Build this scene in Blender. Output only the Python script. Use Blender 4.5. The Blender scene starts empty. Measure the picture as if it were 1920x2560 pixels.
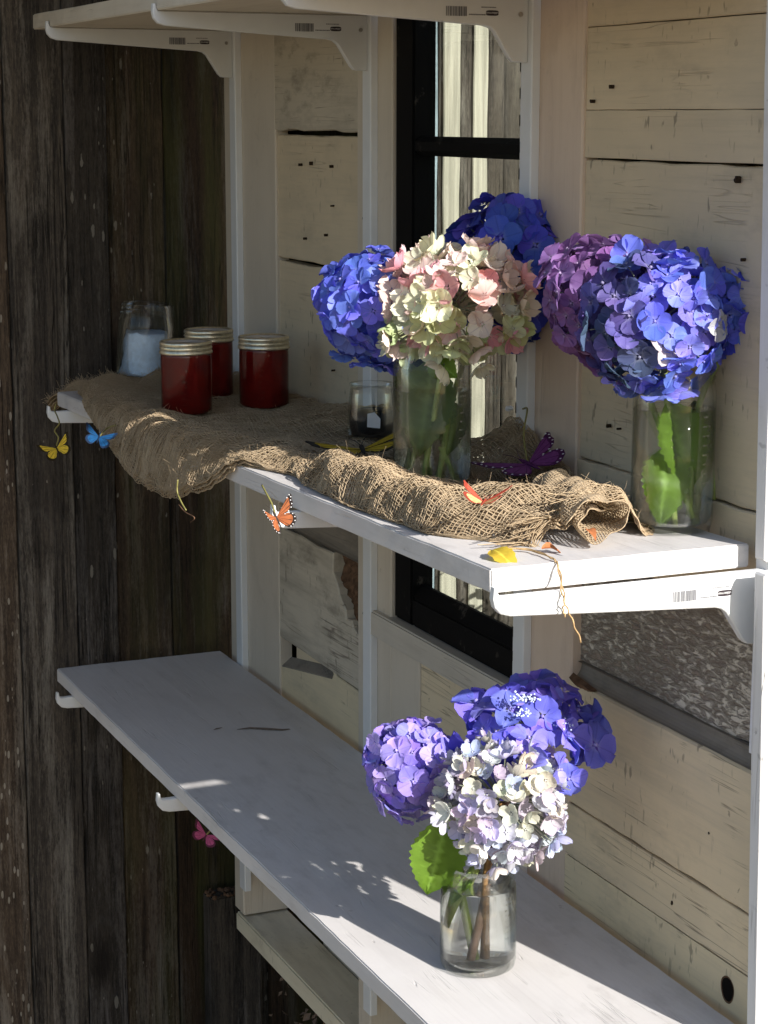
import bpy, bmesh, math, random
import numpy as np
from mathutils import Vector, Matrix, Quaternion, noise as mnoise

SC = bpy.context.scene
COL = SC.collection
random.seed(7)
rng = np.random.default_rng(7)

# ------------------------------------------------------------------ camera
F, PITCH, YAW, ROLL = 5021.26, 0.1942, 0.4151, 0.0013
CAM = np.array([1.6847, -1.1428, 0.9416])
_d = np.array([-math.cos(YAW) * math.cos(PITCH), math.sin(YAW) * math.cos(PITCH), -math.sin(PITCH)])
_r = np.array([math.sin(YAW), math.cos(YAW), 0.0])
_u = np.cross(_r, _d)
RGT = _r * math.cos(ROLL) + _u * math.sin(ROLL)
UP = -_r * math.sin(ROLL) + _u * math.cos(ROLL)
cam_data = bpy.data.cameras.new('camera')
cam = bpy.data.objects.new('camera', cam_data)
COL.objects.link(cam)
cam_data.sensor_fit = 'VERTICAL'
cam_data.sensor_height = 36.0
cam_data.lens = F / 2560 * 36.0
cam_data.clip_start, cam_data.clip_end = 0.05, 300
cam.matrix_world = Matrix(((RGT[0], UP[0], -_d[0], CAM[0]), (RGT[1], UP[1], -_d[1], CAM[1]),
                           (RGT[2], UP[2], -_d[2], CAM[2]), (0, 0, 0, 1)))
SC.camera = cam

# ------------------------------------------------------------------ light
SUN_EL = math.radians(26.5)
SUN_AZ = math.radians(13.2)          # from +x towards +y
TO_SUN = Vector((math.cos(SUN_AZ) * math.cos(SUN_EL), math.sin(SUN_AZ) * math.cos(SUN_EL), math.sin(SUN_EL)))
sl = bpy.data.lights.new('sun', 'SUN')
sl.energy = 4.3
sl.angle = math.radians(0.55)
sl.color = (1.0, 0.965, 0.91)
sun = bpy.data.objects.new('sun', sl)
COL.objects.link(sun)
sun.rotation_euler = TO_SUN.to_track_quat('Z', 'Y').to_euler()
world = bpy.data.worlds.new('World')
SC.world = world
world.use_nodes = True
wn = world.node_tree
bg = wn.nodes['Background']
sky = wn.nodes.new('ShaderNodeTexSky')
sky.sky_type = 'NISHITA'
sky.sun_disc = False
sky.sun_elevation = SUN_EL
sky.sun_rotation = math.radians(90) - SUN_AZ
wn.links.new(sky.outputs[0], bg.inputs[0])
bg.inputs[1].default_value = 0.088
SC.view_settings.view_transform = 'Standard'
SC.view_settings.look = 'None'
SC.view_settings.exposure = 1.0
SC.view_settings.gamma = 1.0
SC.view_settings.use_curve_mapping = False
SC.render.engine = 'CYCLES'
SC.cycles.use_denoising = True
SC.cycles.max_bounces = 12
SC.cycles.transparent_max_bounces = 24
SC.cycles.transmission_bounces = 10
SC.cycles.caustics_reflective = False
SC.cycles.caustics_refractive = False
SC.cycles.sample_clamp_indirect = 6.0

# ------------------------------------------------------------------ photo readings -> places on real planes
K = 1920 / 1659                       # readings are in a 1659-pixel-wide view of the photograph
def ray(x, y):
    return _d + (x * K - 960) / F * RGT - (y * K - 1280) / F * UP
def Pz(x, y, Z):
    v = ray(x, y); return CAM + (Z - CAM[2]) / v[2] * v
def Py(x, y, Y):
    v = ray(x, y); return CAM + (Y - CAM[1]) / v[1] * v
def Px(x, y, X):
    v = ray(x, y); return CAM + (X - CAM[0]) / v[0] * v
def Pd(x, y, depth):
    return CAM + ray(x, y) * depth
def dep(p):
    return float((np.array(p) - CAM) @ _d)

# ------------------------------------------------------------------ object helpers
def link(o, parent=None):
    COL.objects.link(o)
    if parent is not None:
        o.parent = parent
    return o
def tag(o, label=None, cat=None, group=None, kind=None):
    if label: o['label'] = label
    if cat: o['category'] = cat
    if group: o['group'] = group
    if kind: o['kind'] = kind
    return o
def thing(name, loc, label, cat, group=None, rot=None):
    o = bpy.data.objects.new(name, None)
    o.empty_display_size = 0.05
    o.location = loc
    if rot is not None: o.rotation_euler = rot
    link(o)
    return tag(o, label, cat, group)
def smooth(me):
    me.polygons.foreach_set('use_smooth', [True] * len(me.polygons))
def obj_bm(name, bm, mat, parent=None, sm=False):
    me = bpy.data.meshes.new(name)
    bm.normal_update()
    bm.to_mesh(me); bm.free()
    for m in (mat if isinstance(mat, (list, tuple)) else [mat]): me.materials.append(m)
    if sm: smooth(me)
    return link(bpy.data.objects.new(name, me), parent)
def obj_np(name, V, Fc, mat, parent=None, sm=False, mats=None):
    me = bpy.data.meshes.new(name)
    me.from_pydata([tuple(v) for v in V], [], [tuple(f) for f in Fc])
    for m in (mat if isinstance(mat, (list, tuple)) else [mat]): me.materials.append(m)
    if mats is not None: me.polygons.foreach_set('material_index', mats)
    if sm: smooth(me)
    me.update()
    return link(bpy.data.objects.new(name, me), parent)
def bm_box(bm, a, b, bev=0.0015):
    a = Vector(a); b = Vector(b)
    c = (a + b) / 2; s = b - a
    r = bmesh.ops.create_cube(bm, size=1.0)
    bmesh.ops.scale(bm, vec=s, verts=r['verts'])
    bmesh.ops.translate(bm, vec=c, verts=r['verts'])
    if bev:
        es = list({e for v in r['verts'] for e in v.link_edges})
        bmesh.ops.bevel(bm, geom=es, offset=bev, segments=2, affect='EDGES', clamp_overlap=True)
def box(name, a, b, mat, parent=None, bev=0.0015):
    bm = bmesh.new(); bm_box(bm, a, b, bev)
    return obj_bm(name, bm, mat, parent)
def slab(name, outline, axes, f0, f1, mat, parent=None, bev=0.0018, origin=(0, 0, 0)):
    """outline (u,v) extruded from f0 (front) to f1 along the third axis; axes = (iu, iv, iw)"""
    bm = bmesh.new()
    iu, iv, iw = axes
    def mkv(u, v, w):
        p = [0, 0, 0]; p[iu] = u - origin[iu]; p[iv] = v - origin[iv]; p[iw] = w - origin[iw]
        return bm.verts.new(p)
    A = [mkv(u, v, f0) for u, v in outline]
    B = [mkv(u, v, f1) for u, v in outline]
    n = len(A)
    bm.faces.new(A)
    bm.faces.new(B[::-1])
    for i in range(n):
        bm.faces.new((A[i], B[i], B[(i + 1) % n], A[(i + 1) % n]))
    bmesh.ops.recalc_face_normals(bm, faces=bm.faces)
    if bev:
        es = [e for e in bm.edges if abs(e.verts[0].co[iw] - (f0 - origin[iw])) < 1e-7 and abs(e.verts[1].co[iw] - (f0 - origin[iw])) < 1e-7]
        bmesh.ops.bevel(bm, geom=es, offset=bev, segments=1, affect='EDGES', clamp_overlap=True)
    return obj_bm(name, bm, mat, parent)
def ragged(u0, u1, v0, v1, amp=0.0015, step=0.03, seed=0, along='u', ends=True):
    """rectangle outline whose long edges wander a little, as on an old board"""
    R = random.Random(seed)
    pts = []
    if along == 'u':
        n = max(2, int((u1 - u0) / step))
        a = [(u0 + (u1 - u0) * i / n, v0 + (R.uniform(-1, 1) * amp if 0 < i < n else 0)) for i in range(n + 1)]
        b = [(u0 + (u1 - u0) * i / n, v1 + (R.uniform(-1, 1) * amp if 0 < i < n else 0)) for i in range(n + 1)]
        return a + b[::-1]
    n = max(2, int((v1 - v0) / step))
    a = [(u0 + (R.uniform(-1, 1) * amp if 0 < i < n else 0), v0 + (v1 - v0) * i / n) for i in range(n + 1)]
    b = [(u1 + (R.uniform(-1, 1) * amp if 0 < i < n else 0), v0 + (v1 - v0) * i / n) for i in range(n + 1)]
    return a + b[::-1]
def tube_geo(pts, rad, sides=6, cap=True):
    pts = [Vector(p) for p in pts]
    V, Fc = [], []
    n = len(pts)
    prev = None
    for i, p in enumerate(pts):
        t = (pts[min(i + 1, n - 1)] - pts[max(i - 1, 0)]).normalized()
        if prev is None:
            a = t.orthogonal().normalized()
        else:
            a = (prev - t * prev.dot(t)).normalized()
        prev = a
        b = t.cross(a)
        r = rad[i] if isinstance(rad, (list, tuple)) else rad
        for k in range(sides):
            w = 2 * math.pi * k / sides
            V.append(p + (a * math.cos(w) + b * math.sin(w)) * r)
    for i in range(n - 1):
        for k in range(sides):
            k2 = (k + 1) % sides
            Fc.append((i * sides + k, i * sides + k2, (i + 1) * sides + k2, (i + 1) * sides + k))
    if cap:
        Fc.append(tuple(range(sides - 1, -1, -1)))
        Fc.append(tuple((n - 1) * sides + k for k in range(sides)))
    return V, Fc
def tube(name, pts, rad, mat, parent=None, sides=6):
    V, Fc = tube_geo(pts, rad, sides)
    return obj_np(name, V, Fc, mat, parent, sm=True)
def curve_pts(ctrl, n=16):
    """Catmull-Rom through control points"""
    P = [Vector(c) for c in ctrl]
    P = [P[0] * 2 - P[1]] + P + [P[-1] * 2 - P[-2]]
    out = []
    for i in range(1, len(P) - 2):
        for k in range(n):
            t = k / n
            a, b, c, d = P[i - 1], P[i], P[i + 1], P[i + 2]
            out.append(0.5 * ((2 * b) + (c - a) * t + (2 * a - 5 * b + 4 * c - d) * t * t + (-a + 3 * b - 3 * c + d) * t ** 3))
    out.append(P[-2])
    return out
def lathe(name, prof, mat, parent=None, n=48, closed=True, sm=True):
    V, Fc = [], []
    m = len(prof)
    for (r, z) in prof:
        for k in range(n):
            a = 2 * math.pi * k / n
            V.append((r * math.cos(a), r * math.sin(a), z))
    for i in range(m if closed else m - 1):
        j = (i + 1) % m
        if prof[i][0] < 1e-6 and prof[j][0] < 1e-6: continue
        for k in range(n):
            k2 = (k + 1) % n
            Fc.append((i * n + k, i * n + k2, j * n + k2, j * n + k))
    bm = bmesh.new()
    vs = [bm.verts.new(v) for v in V]
    for f in Fc:
        try: bm.faces.new([vs[i] for i in f])
        except ValueError: pass
    bmesh.ops.remove_doubles(bm, verts=bm.verts, dist=1e-6)
    bmesh.ops.recalc_face_normals(bm, faces=bm.faces)
    return obj_bm(name, bm, mat, parent, sm=sm)

# ------------------------------------------------------------------ materials
class NT:
    def __init__(s, name):
        s.m = bpy.data.materials.new(name); s.m.use_nodes = True
        s.t = s.m.node_tree; s.n = s.t.nodes; s.l = s.t.links
        s.b = s.n['Principled BSDF']; s.out = s.n['Material Output']
        s.tc = None
    def new(s, typ, **kw):
        x = s.n.new(typ)
        for k, v in kw.items(): setattr(x, k, v)
        return x
    def put(s, sock, v):
        if hasattr(v, 'is_output') or isinstance(v, bpy.types.NodeSocket): s.l.new(v, sock)
        else: sock.default_value = v
    def coord(s, scale=(1, 1, 1), rnd=True, which='Object', rot=(0, 0, 0)):
        if s.tc is None: s.tc = s.new('ShaderNodeTexCoord')
        mp = s.new('ShaderNodeMapping')
        mp.inputs['Scale'].default_value = scale
        mp.inputs['Rotation'].default_value = rot
        v = s.tc.outputs[which]
        if rnd:
            oi = s.new('ShaderNodeObjectInfo')
            mul = s.new('ShaderNodeVectorMath', operation='MULTIPLY')
            s.l.new(oi.outputs['Random'], mul.inputs[0]); mul.inputs[1].default_value = (13.7, 7.3, 11.1)
            ad = s.new('ShaderNodeVectorMath', operation='ADD')
            s.l.new(v, ad.inputs[0]); s.l.new(mul.outputs[0], ad.inputs[1])
            v = ad.outputs[0]
        s.l.new(v, mp.inputs['Vector'])
        return mp.outputs[0]
    def noise(s, vec, scale=1.0, detail=4, rough=0.55, dist=0.0):
        x = s.new('ShaderNodeTexNoise')
        s.l.new(vec, x.inputs['Vector'])
        x.inputs['Scale'].default_value = scale; x.inputs['Detail'].default_value = detail
        x.inputs['Roughness'].default_value = rough; x.inputs['Distortion'].default_value = dist
        return x.outputs['Fac']
    def ramp(s, fac, a, b, c0=0.0, c1=1.0):
        x = s.new('ShaderNodeMapRange'); x.clamp = True
        s.l.new(fac, x.inputs[0])
        x.inputs[1].default_value = a; x.inputs[2].default_value = b
        x.inputs[3].default_value = c0; x.inputs[4].default_value = c1
        return x.outputs[0]
    def math(s, op, a, b=0.0):
        x = s.new('ShaderNodeMath', operation=op)
        s.put(x.inputs[0], a); s.put(x.inputs[1], b)
        return x.outputs[0]
    def mix(s, fac, a, b, mode='MIX'):
        x = s.new('ShaderNodeMix', data_type='RGBA', blend_type=mode)
        s.put(x.inputs[0], fac)
        s.put(x.inputs[6], a if not isinstance(a, tuple) else (*a, 1)); s.put(x.inputs[7], b if not isinstance(b, tuple) else (*b, 1))
        return x.outputs[2]
    def bump(s, h, strength=0.3, dist=0.002):
        x = s.new('ShaderNodeBump')
        x.inputs['Strength'].default_value = strength; x.inputs['Distance'].default_value = dist
        s.l.new(h, x.inputs['Height']); s.l.new(x.outputs[0], s.b.inputs['Normal'])
    def fin(s, color, rough=0.6, spec=0.4, metal=0.0):
        s.put(s.b.inputs['Base Color'], color if not isinstance(color, tuple) else (*color, 1))
        s.put(s.b.inputs['Roughness'], rough)
        s.b.inputs['Specular IOR Level'].default_value = spec
        s.b.inputs['Metallic'].default_value = metal
        return s.m

def plain(name, c, rough=0.5, spec=0.4, metal=0.0, var=0.12, sc=60):
    t = NT(name)
    n = t.noise(t.coord(), sc, 3)
    col = t.mix(t.ramp(n, 0.3, 0.7), tuple(x * (1 - var) for x in c), tuple(min(1, x * (1 + var)) for x in c))
    return t.fin(col, rough, spec, metal)

def painted(name, base, grime=(0.30, 0.27, 0.21), worn=(0.12, 0.09, 0.07), grain='x', wear=0.5, dashes=0.5, cracks=0.5, rough=0.62):
    """old paint on timber; grain runs along x, y or z"""
    t = NT(name)
    ax = 'xyz'.index(grain)
    def sc(long, cross):
        v = [cross] * 3; v[ax] = long; return tuple(v)
    g1 = t.noise(t.coord((1, 1, 1)), 5.0, 5, 0.6)
    g2 = t.noise(t.coord(sc(1.2, 9)), 2.5, 6, 0.65)
    col = t.mix(t.ramp(g1, 0.35, 0.75), base, tuple(b * 0.74 + g * 0.26 for b, g in zip(base, grime)))
    col = t.mix(t.math('MULTIPLY', t.ramp(g2, 0.50, 0.74), 0.65 * wear), col, grime)
    mo = t.noise(t.coord(sc(7, 16)), 2.0, 5, 0.65)
    mom = t.noise(t.coord((1, 1, 1)), 3.2, 2)
    col = t.mix(t.math('MULTIPLY', t.math('MULTIPLY', t.ramp(mo, 0.50, 0.66), t.ramp(mom, 0.40, 0.60)), 0.55 * wear), col, tuple(g * 0.75 for g in grime))
    # fine streaks along the grain
    st = t.noise(t.coord(sc(6, 210)), 1.0, 3, 0.6)
    col = t.mix(t.math('MULTIPLY', t.ramp(st, 0.52, 0.75), 0.16), col, grime)
    # hairline cracks along the grain, broken up
    cr = t.noise(t.coord(sc(2.2, 75)), 1.0, 2, 0.5, 0.3)
    crm = t.noise(t.coord((1, 1, 1)), 9.0, 3)
    crk = t.math('MULTIPLY', t.ramp(t.math('ABSOLUTE', t.math('SUBTRACT', cr, 0.5)), 0.0, 0.012, 1.0, 0.0), t.ramp(crm, 0.52, 0.6))
    col = t.mix(t.math('MULTIPLY', crk, 0.75 * cracks), col, worn)
    # saw marks and knocks across the grain
    cross = [70.0] * 3
    cross[2 if ax != 2 else 0] = 38.0
    if ax != 2: cross[ax] = 120.0
    dn = t.noise(t.coord(tuple(cross)), 1.0, 2, 0.5)
    dm = t.noise(t.coord((1, 1, 1)), 6.5, 4, 0.6)
    dash = t.math('MULTIPLY', t.ramp(dn, 0.64, 0.70), t.ramp(dm, 0.46, 0.60))
    col = t.mix(t.math('MULTIPLY', dash, 0.7 * dashes), col, (0.10, 0.085, 0.065))
    # chips
    ch = t.noise(t.coord((1, 1, 1)), 55.0, 3, 0.6)
    chm = t.noise(t.coord((1, 1, 1)), 4.0, 2)
    chip = t.math('MULTIPLY', t.ramp(ch, 0.70, 0.73), t.ramp(chm, 0.45, 0.62))
    col = t.mix(t.math('MULTIPLY', chip, 0.8 * wear), col, worn)
    h = t.math('SUBTRACT', t.math('MULTIPLY', st, 0.25), t.math('ADD', t.math('MULTIPLY', crk, 1.0), t.math('MULTIPLY', chip, 0.6)))
    h = t.math('ADD', h, t.math('MULTIPLY', g2, 0.5))
    t.bump(h, 0.45, 0.002)
    return t.fin(col, rough, 0.3)

CREAM = (0.70, 0.575, 0.385)
M = {}
M['plank'] = painted('cream_plank_paint', CREAM, grain='x', wear=0.55, dashes=0.8, cracks=0.9)
M['plank_clean'] = painted('cream_plank_paint_clean', (0.64, 0.53, 0.365), grain='x', wear=0.4, dashes=0.9, cracks=0.4)
M['plank_grimy'] = painted('grimy_plank_paint', (0.55, 0.49, 0.385), grime=(0.23, 0.20, 0.155), grain='x', wear=1.1, dashes=1.0, cracks=1.0)
M['plank_yellow'] = painted('yellowed_plank_paint', (0.70, 0.585, 0.385), grain='x', wear=0.5, dashes=0.8, cracks=1.0)
M['trim'] = painted('white_trim_paint', (0.60, 0.53, 0.43), grime=(0.42, 0.36, 0.28), grain='z', wear=0.3, dashes=0.12, cracks=0.15, rough=0.55)
M['trim_bounce_pink'] = painted('trim_paint_bounce_tint', (0.66, 0.53, 0.415), grime=(0.46, 0.33, 0.24), grain='z', wear=0.35, dashes=0.12, cracks=0.2, rough=0.55)  # warm bounced light put into this upright's base colour, over pinkish stains
M['rail'] = painted('rail_paint', (0.56, 0.51, 0.43), grime=(0.34, 0.30, 0.24), grain='x', wear=0.5, dashes=0.2, cracks=0.3)
M['plate'] = painted('plate_paint_bounce', (0.74, 0.67, 0.50), grime=(0.40, 0.33, 0.22), grain='x', wear=0.7, dashes=0.4, cracks=0.4)  # lighter copy of the rail paint, standing in for light bounced off the ground
M['shelf'] = painted('shelf_paint', (0.66, 0.635, 0.62), grime=(0.42, 0.39, 0.37), worn=(0.20, 0.17, 0.15), grain='x', wear=0.45, dashes=0.03, cracks=0.12, rough=0.5)
M['shelf_warm'] = painted('shelf_paint_warm', (0.66, 0.60, 0.50), grime=(0.40, 0.33, 0.25), grain='x', wear=0.5, dashes=0.2, cracks=0.5, rough=0.55)
M['post'] = painted('thick_white_paint', (0.70, 0.69, 0.68), grime=(0.52, 0.50, 0.47), grain='z', wear=0.5, dashes=0.5, cracks=0.4)
M['enamel'] = plain('white_enamel', (0.70, 0.71, 0.71), 0.35, 0.5, 0, 0.03, 30)
M['print'] = plain('grey_print', (0.16, 0.16, 0.17), 0.6, 0.2, 0, 0.1)
M['print_dark'] = plain('dark_print', (0.035, 0.025, 0.03), 0.5, 0.3, 0, 0.1)
M['print_white'] = plain('white_print', (0.75, 0.75, 0.75), 0.5, 0.3, 0, 0.02)
M['black'] = plain('black_hole', (0.006, 0.005, 0.004), 0.9, 0.1)
M['steel'] = plain('screw_steel', (0.45, 0.43, 0.40), 0.35, 0.5, 0.9)
M['rot'] = plain('rotten_wood', (0.12, 0.07, 0.042), 0.9, 0.1, 0, 0.5, 90)
M['ledge'] = painted('stained_ledge', (0.27, 0.235, 0.19), grime=(0.09, 0.075, 0.06), worn=(0.03, 0.025, 0.02), grain='x', wear=1.0, dashes=0.2, cracks=0.6, rough=0.8)

def m_speckled():
    t = NT('mottled_worn_paint')
    c = t.coord((18, 18, 55), rot=(0, math.radians(32), 0))
    n = t.noise(c, 3.0, 6, 0.72, 0.7)
    big = t.noise(t.coord(), 5.0, 3)
    f = t.ramp(t.math('ADD', n, t.math('MULTIPLY', t.math('SUBTRACT', big, 0.5), 0.25)), 0.41, 0.57)
    col = t.mix(f, (0.27, 0.215, 0.17), (0.58, 0.525, 0.44))
    t.bump(t.math('ADD', f, t.math('MULTIPLY', n, 0.5)), 0.9, 0.003)
    return t.fin(col, 0.7, 0.25)
M['speckled'] = m_speckled()

def m_fence(name, warm=0.0, moss=0.0, flecks=1.0, lum=1.0, blue=0.0):
    t = NT(name)
    s1 = t.noise(t.coord((60, 60, 2.4)), 1.0, 6, 0.7, 0.5)
    s2 = t.noise(t.coord((17, 17, 1.3)), 1.0, 6, 0.7, 1.0)
    s3 = t.noise(t.coord((210, 210, 30)), 1.0, 5, 0.75)
    s4 = t.noise(t.coord((330, 330, 120)), 1.0, 3, 0.7)
    mixn = t.math('ADD', t.math('MULTIPLY', s1, 0.45), t.math('ADD', t.math('MULTIPLY', s3, 0.35), t.math('MULTIPLY', s4, 0.20)))
    dark = tuple(lum * x for x in (0.024 + 0.006 * warm, 0.021 + 0.001 * warm, 0.019 - 0.002 * warm))
    br = tuple(lum * x for x in (0.092 + 0.02 * warm, 0.076, 0.060 - 0.012 * warm))
    grey = tuple(lum * x for x in (0.225, 0.205, 0.175 + blue))
    col = t.mix(t.ramp(mixn, 0.40, 0.58), dark, br)
    gm = t.math('ADD', t.math('MULTIPLY', s2, 0.55), t.math('MULTIPLY', mixn, 0.45))
    col = t.mix(t.ramp(gm, 0.50, 0.64, 0, 0.85), col, grey)
    big = t.noise(t.coord((2.2, 2.2, 1.1)), 1.7, 4)
    col = t.mix(t.ramp(big, 0.50, 0.72, 0, 0.65), col, tuple(x * 0.7 for x in dark))
    ck = t.noise(t.coord((95, 95, 1.7)), 1.0, 3, 0.6, 0.6)
    ckm = t.noise(t.coord((12, 12, 3)), 1.0, 2)
    crk = t.math('MULTIPLY', t.ramp(t.math('ABSOLUTE', t.math('SUBTRACT', ck, 0.5)), 0.0, 0.018, 1.0, 0.0), t.ramp(ckm, 0.48, 0.58))
    col = t.mix(t.math('MULTIPLY', crk, 0.8), col, (0.007, 0.006, 0.005))
    if flecks:
        wob = t.noise(t.coord((60, 60, 60)), 1.0, 3)
        for (sc, lo, mx_) in (((58, 58, 15), 0.74, 0.38), ((120, 120, 34), 0.70, 0.42)):
            vo = t.new('ShaderNodeTexVoronoi'); vo.inputs['Scale'].default_value = 1.0
            t.l.new(t.coord(sc), vo.inputs['Vector'])
            sep = t.new('ShaderNodeSeparateColor'); t.l.new(vo.outputs['Color'], sep.inputs[0])
            size = t.ramp(sep.outputs[0], lo, 1.0, 0.0, mx_ * flecks)
            dd = t.math('ADD', vo.outputs['Distance'], t.math('MULTIPLY', t.math('SUBTRACT', wob, 0.5), 0.35))
            fl = t.ramp(t.math('SUBTRACT', size, dd), 0.0, 0.04)
            col = t.mix(t.math('MULTIPLY', fl, 0.6), col, tuple(lum * x for x in (0.36, 0.33, 0.275)))
    kv = t.new('ShaderNodeTexVoronoi'); kv.inputs['Scale'].default_value = 1.0
    t.l.new(t.coord((6.0, 6.0, 2.6)), kv.inputs['Vector'])
    kd = t.math('ADD', kv.outputs['Distance'], t.math('MULTIPLY', t.math('SUBTRACT', s3, 0.5), 0.1))
    kn = t.ramp(kd, 0.07, 0.17, 1.0, 0.0)
    ring = t.ramp(t.math('ABSOLUTE', t.math('SUBTRACT', kd, 0.22)), 0.0, 0.03, 0.13, 0.0)
    col = t.mix(ring, col, tuple(x * 0.8 for x in grey))
    col = t.mix(t.math('MULTIPLY', kn, 0.85), col, (0.014, 0.011, 0.009))
    if moss:
        mn = t.noise(t.coord((20, 20, 2)), 1.0, 4, 0.6)
        col = t.mix(t.math('MULTIPLY', t.ramp(mn, 0.40, 0.66), moss), col, (0.060, 0.066, 0.018))
    h = t.math('ADD', t.math('MULTIPLY', s1, 0.6), t.math('SUBTRACT', t.math('MULTIPLY', s3, 0.5), crk))
    t.bump(h, 0.9, 0.004)
    return t.fin(col, 0.85, 0.15)
M['fence'] = m_fence('weathered_board', lum=1.2)
M['fence_b'] = m_fence('weathered_board_brown', warm=1.0, moss=0.35, flecks=0.8, lum=0.8)
M['fence_d'] = m_fence('cool_dark_board', lum=0.72, flecks=0.6, blue=0.02)
M['fence_e'] = m_fence('warm_brown_board', warm=0.7, lum=1.2, flecks=0.8)
M['fence_c'] = m_fence('weathered_board_dark', warm=1.4, moss=0.5, flecks=0.0, lum=0.42)
M['fence_grey'] = m_fence('grey_board', flecks=0.0, lum=0.9, blue=0.01)
def m_whitewash():
    t = NT('whitewashed_board')
    s1 = t.noise(t.coord((70, 70, 2.0)), 1.0, 5, 0.65, 0.4)
    s2 = t.noise(t.coord((14, 14, 3)), 1.0, 4, 0.6)
    col = t.mix(t.ramp(s1, 0.36, 0.60), (0.60, 0.565, 0.46), (0.33, 0.31, 0.25))
    col = t.mix(t.ramp(s2, 0.58, 0.72, 0, 0.7), col, (0.20, 0.19, 0.155))
    return t.fin(col, 0.8, 0.2)
M['fence_pale'] = m_whitewash()
M['fence_blue'] = plain('pale_blue_board', (0.27, 0.335, 0.37), 0.7, 0.2, 0, 0.25, 25)

def m_black_paint():
    t = NT('black_sash_paint')
    n = t.noise(t.coord((8, 8, 8)), 3.0, 5, 0.7)
    n2 = t.noise(t.coord((40, 40, 40)), 1.0, 4, 0.6)
    chip = t.math('MULTIPLY', t.ramp(n, 0.60, 0.66), t.ramp(n2, 0.45, 0.55))
    col = t.mix(chip, (0.0035, 0.0035, 0.004), (0.045, 0.04, 0.035))
    t.bump(n2, 0.35, 0.001)
    return t.fin(col, 0.6, 0.08)
M['black_paint'] = m_black_paint()

def m_pane():
    t = NT('old_window_glass')
    n = t.noise(t.coord((14, 1, 3)), 1.0, 3, 0.5)
    b = t.new('ShaderNodeBump'); b.inputs['Strength'].default_value = 0.10; b.inputs['Distance'].default_value = 0.002
    t.l.new(n, b.inputs['Height'])
    gl = t.new('ShaderNodeBsdfGlossy'); gl.inputs['Roughness'].default_value = 0.02
    gl.inputs['Color'].default_value = (0.92, 0.96, 0.93, 1)
    t.l.new(b.outputs[0], gl.inputs['Normal'])
    tr = t.new('ShaderNodeBsdfTransparent'); tr.inputs['Color'].default_value = (0.87, 0.90, 0.88, 1)
    mx = t.new('ShaderNodeMixShader'); mx.inputs[0].default_value = 0.16
    t.l.new(tr.outputs[0], mx.inputs[1]); t.l.new(gl.outputs[0], mx.inputs[2])
    t.l.new(mx.outputs[0], t.out.inputs['Surface'])
    return t.m
M['pane'] = m_pane()

def m_glass(name='jar_glass', tint=(0.988, 0.994, 0.989), edge=(0.93, 0.955, 0.935)):
    t = NT(name)
    n = t.noise(t.coord((30, 30, 12)), 1.0, 2)
    b = t.new('ShaderNodeBump'); b.inputs['Strength'].default_value = 0.25; b.inputs['Distance'].default_value = 0.003
    t.l.new(n, b.inputs['Height'])
    lw = t.new('ShaderNodeLayerWeight'); lw.inputs['Blend'].default_value = 0.35
    fr = t.new('ShaderNodeFresnel'); fr.inputs['IOR'].default_value = 1.5
    t.l.new(b.outputs[0], fr.inputs['Normal'])
    tr = t.new('ShaderNodeBsdfTransparent')
    t.l.new(t.mix(t.ramp(lw.outputs['Facing'], 0.35, 0.95), tint, edge), tr.inputs['Color'])
    gl = t.new('ShaderNodeBsdfGlossy'); gl.inputs['Roughness'].default_value = 0.03
    t.l.new(b.outputs[0], gl.inputs['Normal'])
    mx = t.new('ShaderNodeMixShader')
    t.l.new(t.math('MULTIPLY', t.math('MINIMUM', fr.outputs[0], 0.8), 0.48), mx.inputs[0])
    t.l.new(tr.outputs[0], mx.inputs[1]); t.l.new(gl.outputs[0], mx.inputs[2])
    t.l.new(mx.outputs[0], t.out.inputs['Surface'])
    return t.m
M['glass'] = m_glass()

def m_water(lens):
    t = NT('vase_water')
    tr = t.new('ShaderNodeBsdfTransparent'); tr.inputs['Color'].default_value = (0.985, 0.99, 0.98, 1)
    rf = t.new('ShaderNodeBsdfGlass'); rf.inputs['IOR'].default_value = 1.33
    rf.inputs['Roughness'].default_value = 0.0; rf.inputs['Color'].default_value = (0.99, 1.0, 0.99, 1)
    fr = t.new('ShaderNodeFresnel'); fr.inputs['IOR'].default_value = 1.33
    gl = t.new('ShaderNodeBsdfGlossy'); gl.inputs['Roughness'].default_value = 0.02
    m1 = t.new('ShaderNodeMixShader'); m1.inputs[0].default_value = lens
    t.l.new(tr.outputs[0], m1.inputs[1]); t.l.new(rf.outputs[0], m1.inputs[2])
    m2 = t.new('ShaderNodeMixShader')
    t.l.new(t.math('MULTIPLY', fr.outputs[0], 0.25), m2.inputs[0])
    t.l.new(m1.outputs[0], m2.inputs[1]); t.l.new(gl.outputs[0], m2.inputs[2])
    t.l.new(m2.outputs[0], t.out.inputs['Surface'])
    return t.m
M['water'] = m_water(0.32)
M['water_clear'] = m_water(0.86)

def m_jam():
    t = NT('red_jam')
    n = t.noise(t.coord((60, 60, 60)), 1.0, 3)
    col = t.mix(t.ramp(n, 0.4, 0.7), (0.22, 0.010, 0.010), (0.36, 0.022, 0.014))
    t.fin(col, 0.12, 0.5)
    t.b.inputs['Transmission Weight'].default_value = 0.55; t.b.inputs['IOR'].default_value = 1.38
    t.b.inputs['Subsurface Radius'].default_value = (0.03, 0.006, 0.004)
    t.b.inputs['Subsurface Scale'].default_value = 0.4
    return t.m
M['jam'] = m_jam()
M['gold'] = plain('brass_lid', (0.74, 0.67, 0.50), 0.34, 0.5, 0.85, 0.15, 200)
M['lid_top'] = plain('lid_disc', (0.62, 0.58, 0.54), 0.42, 0.5, 0.25, 0.08, 60)

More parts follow.
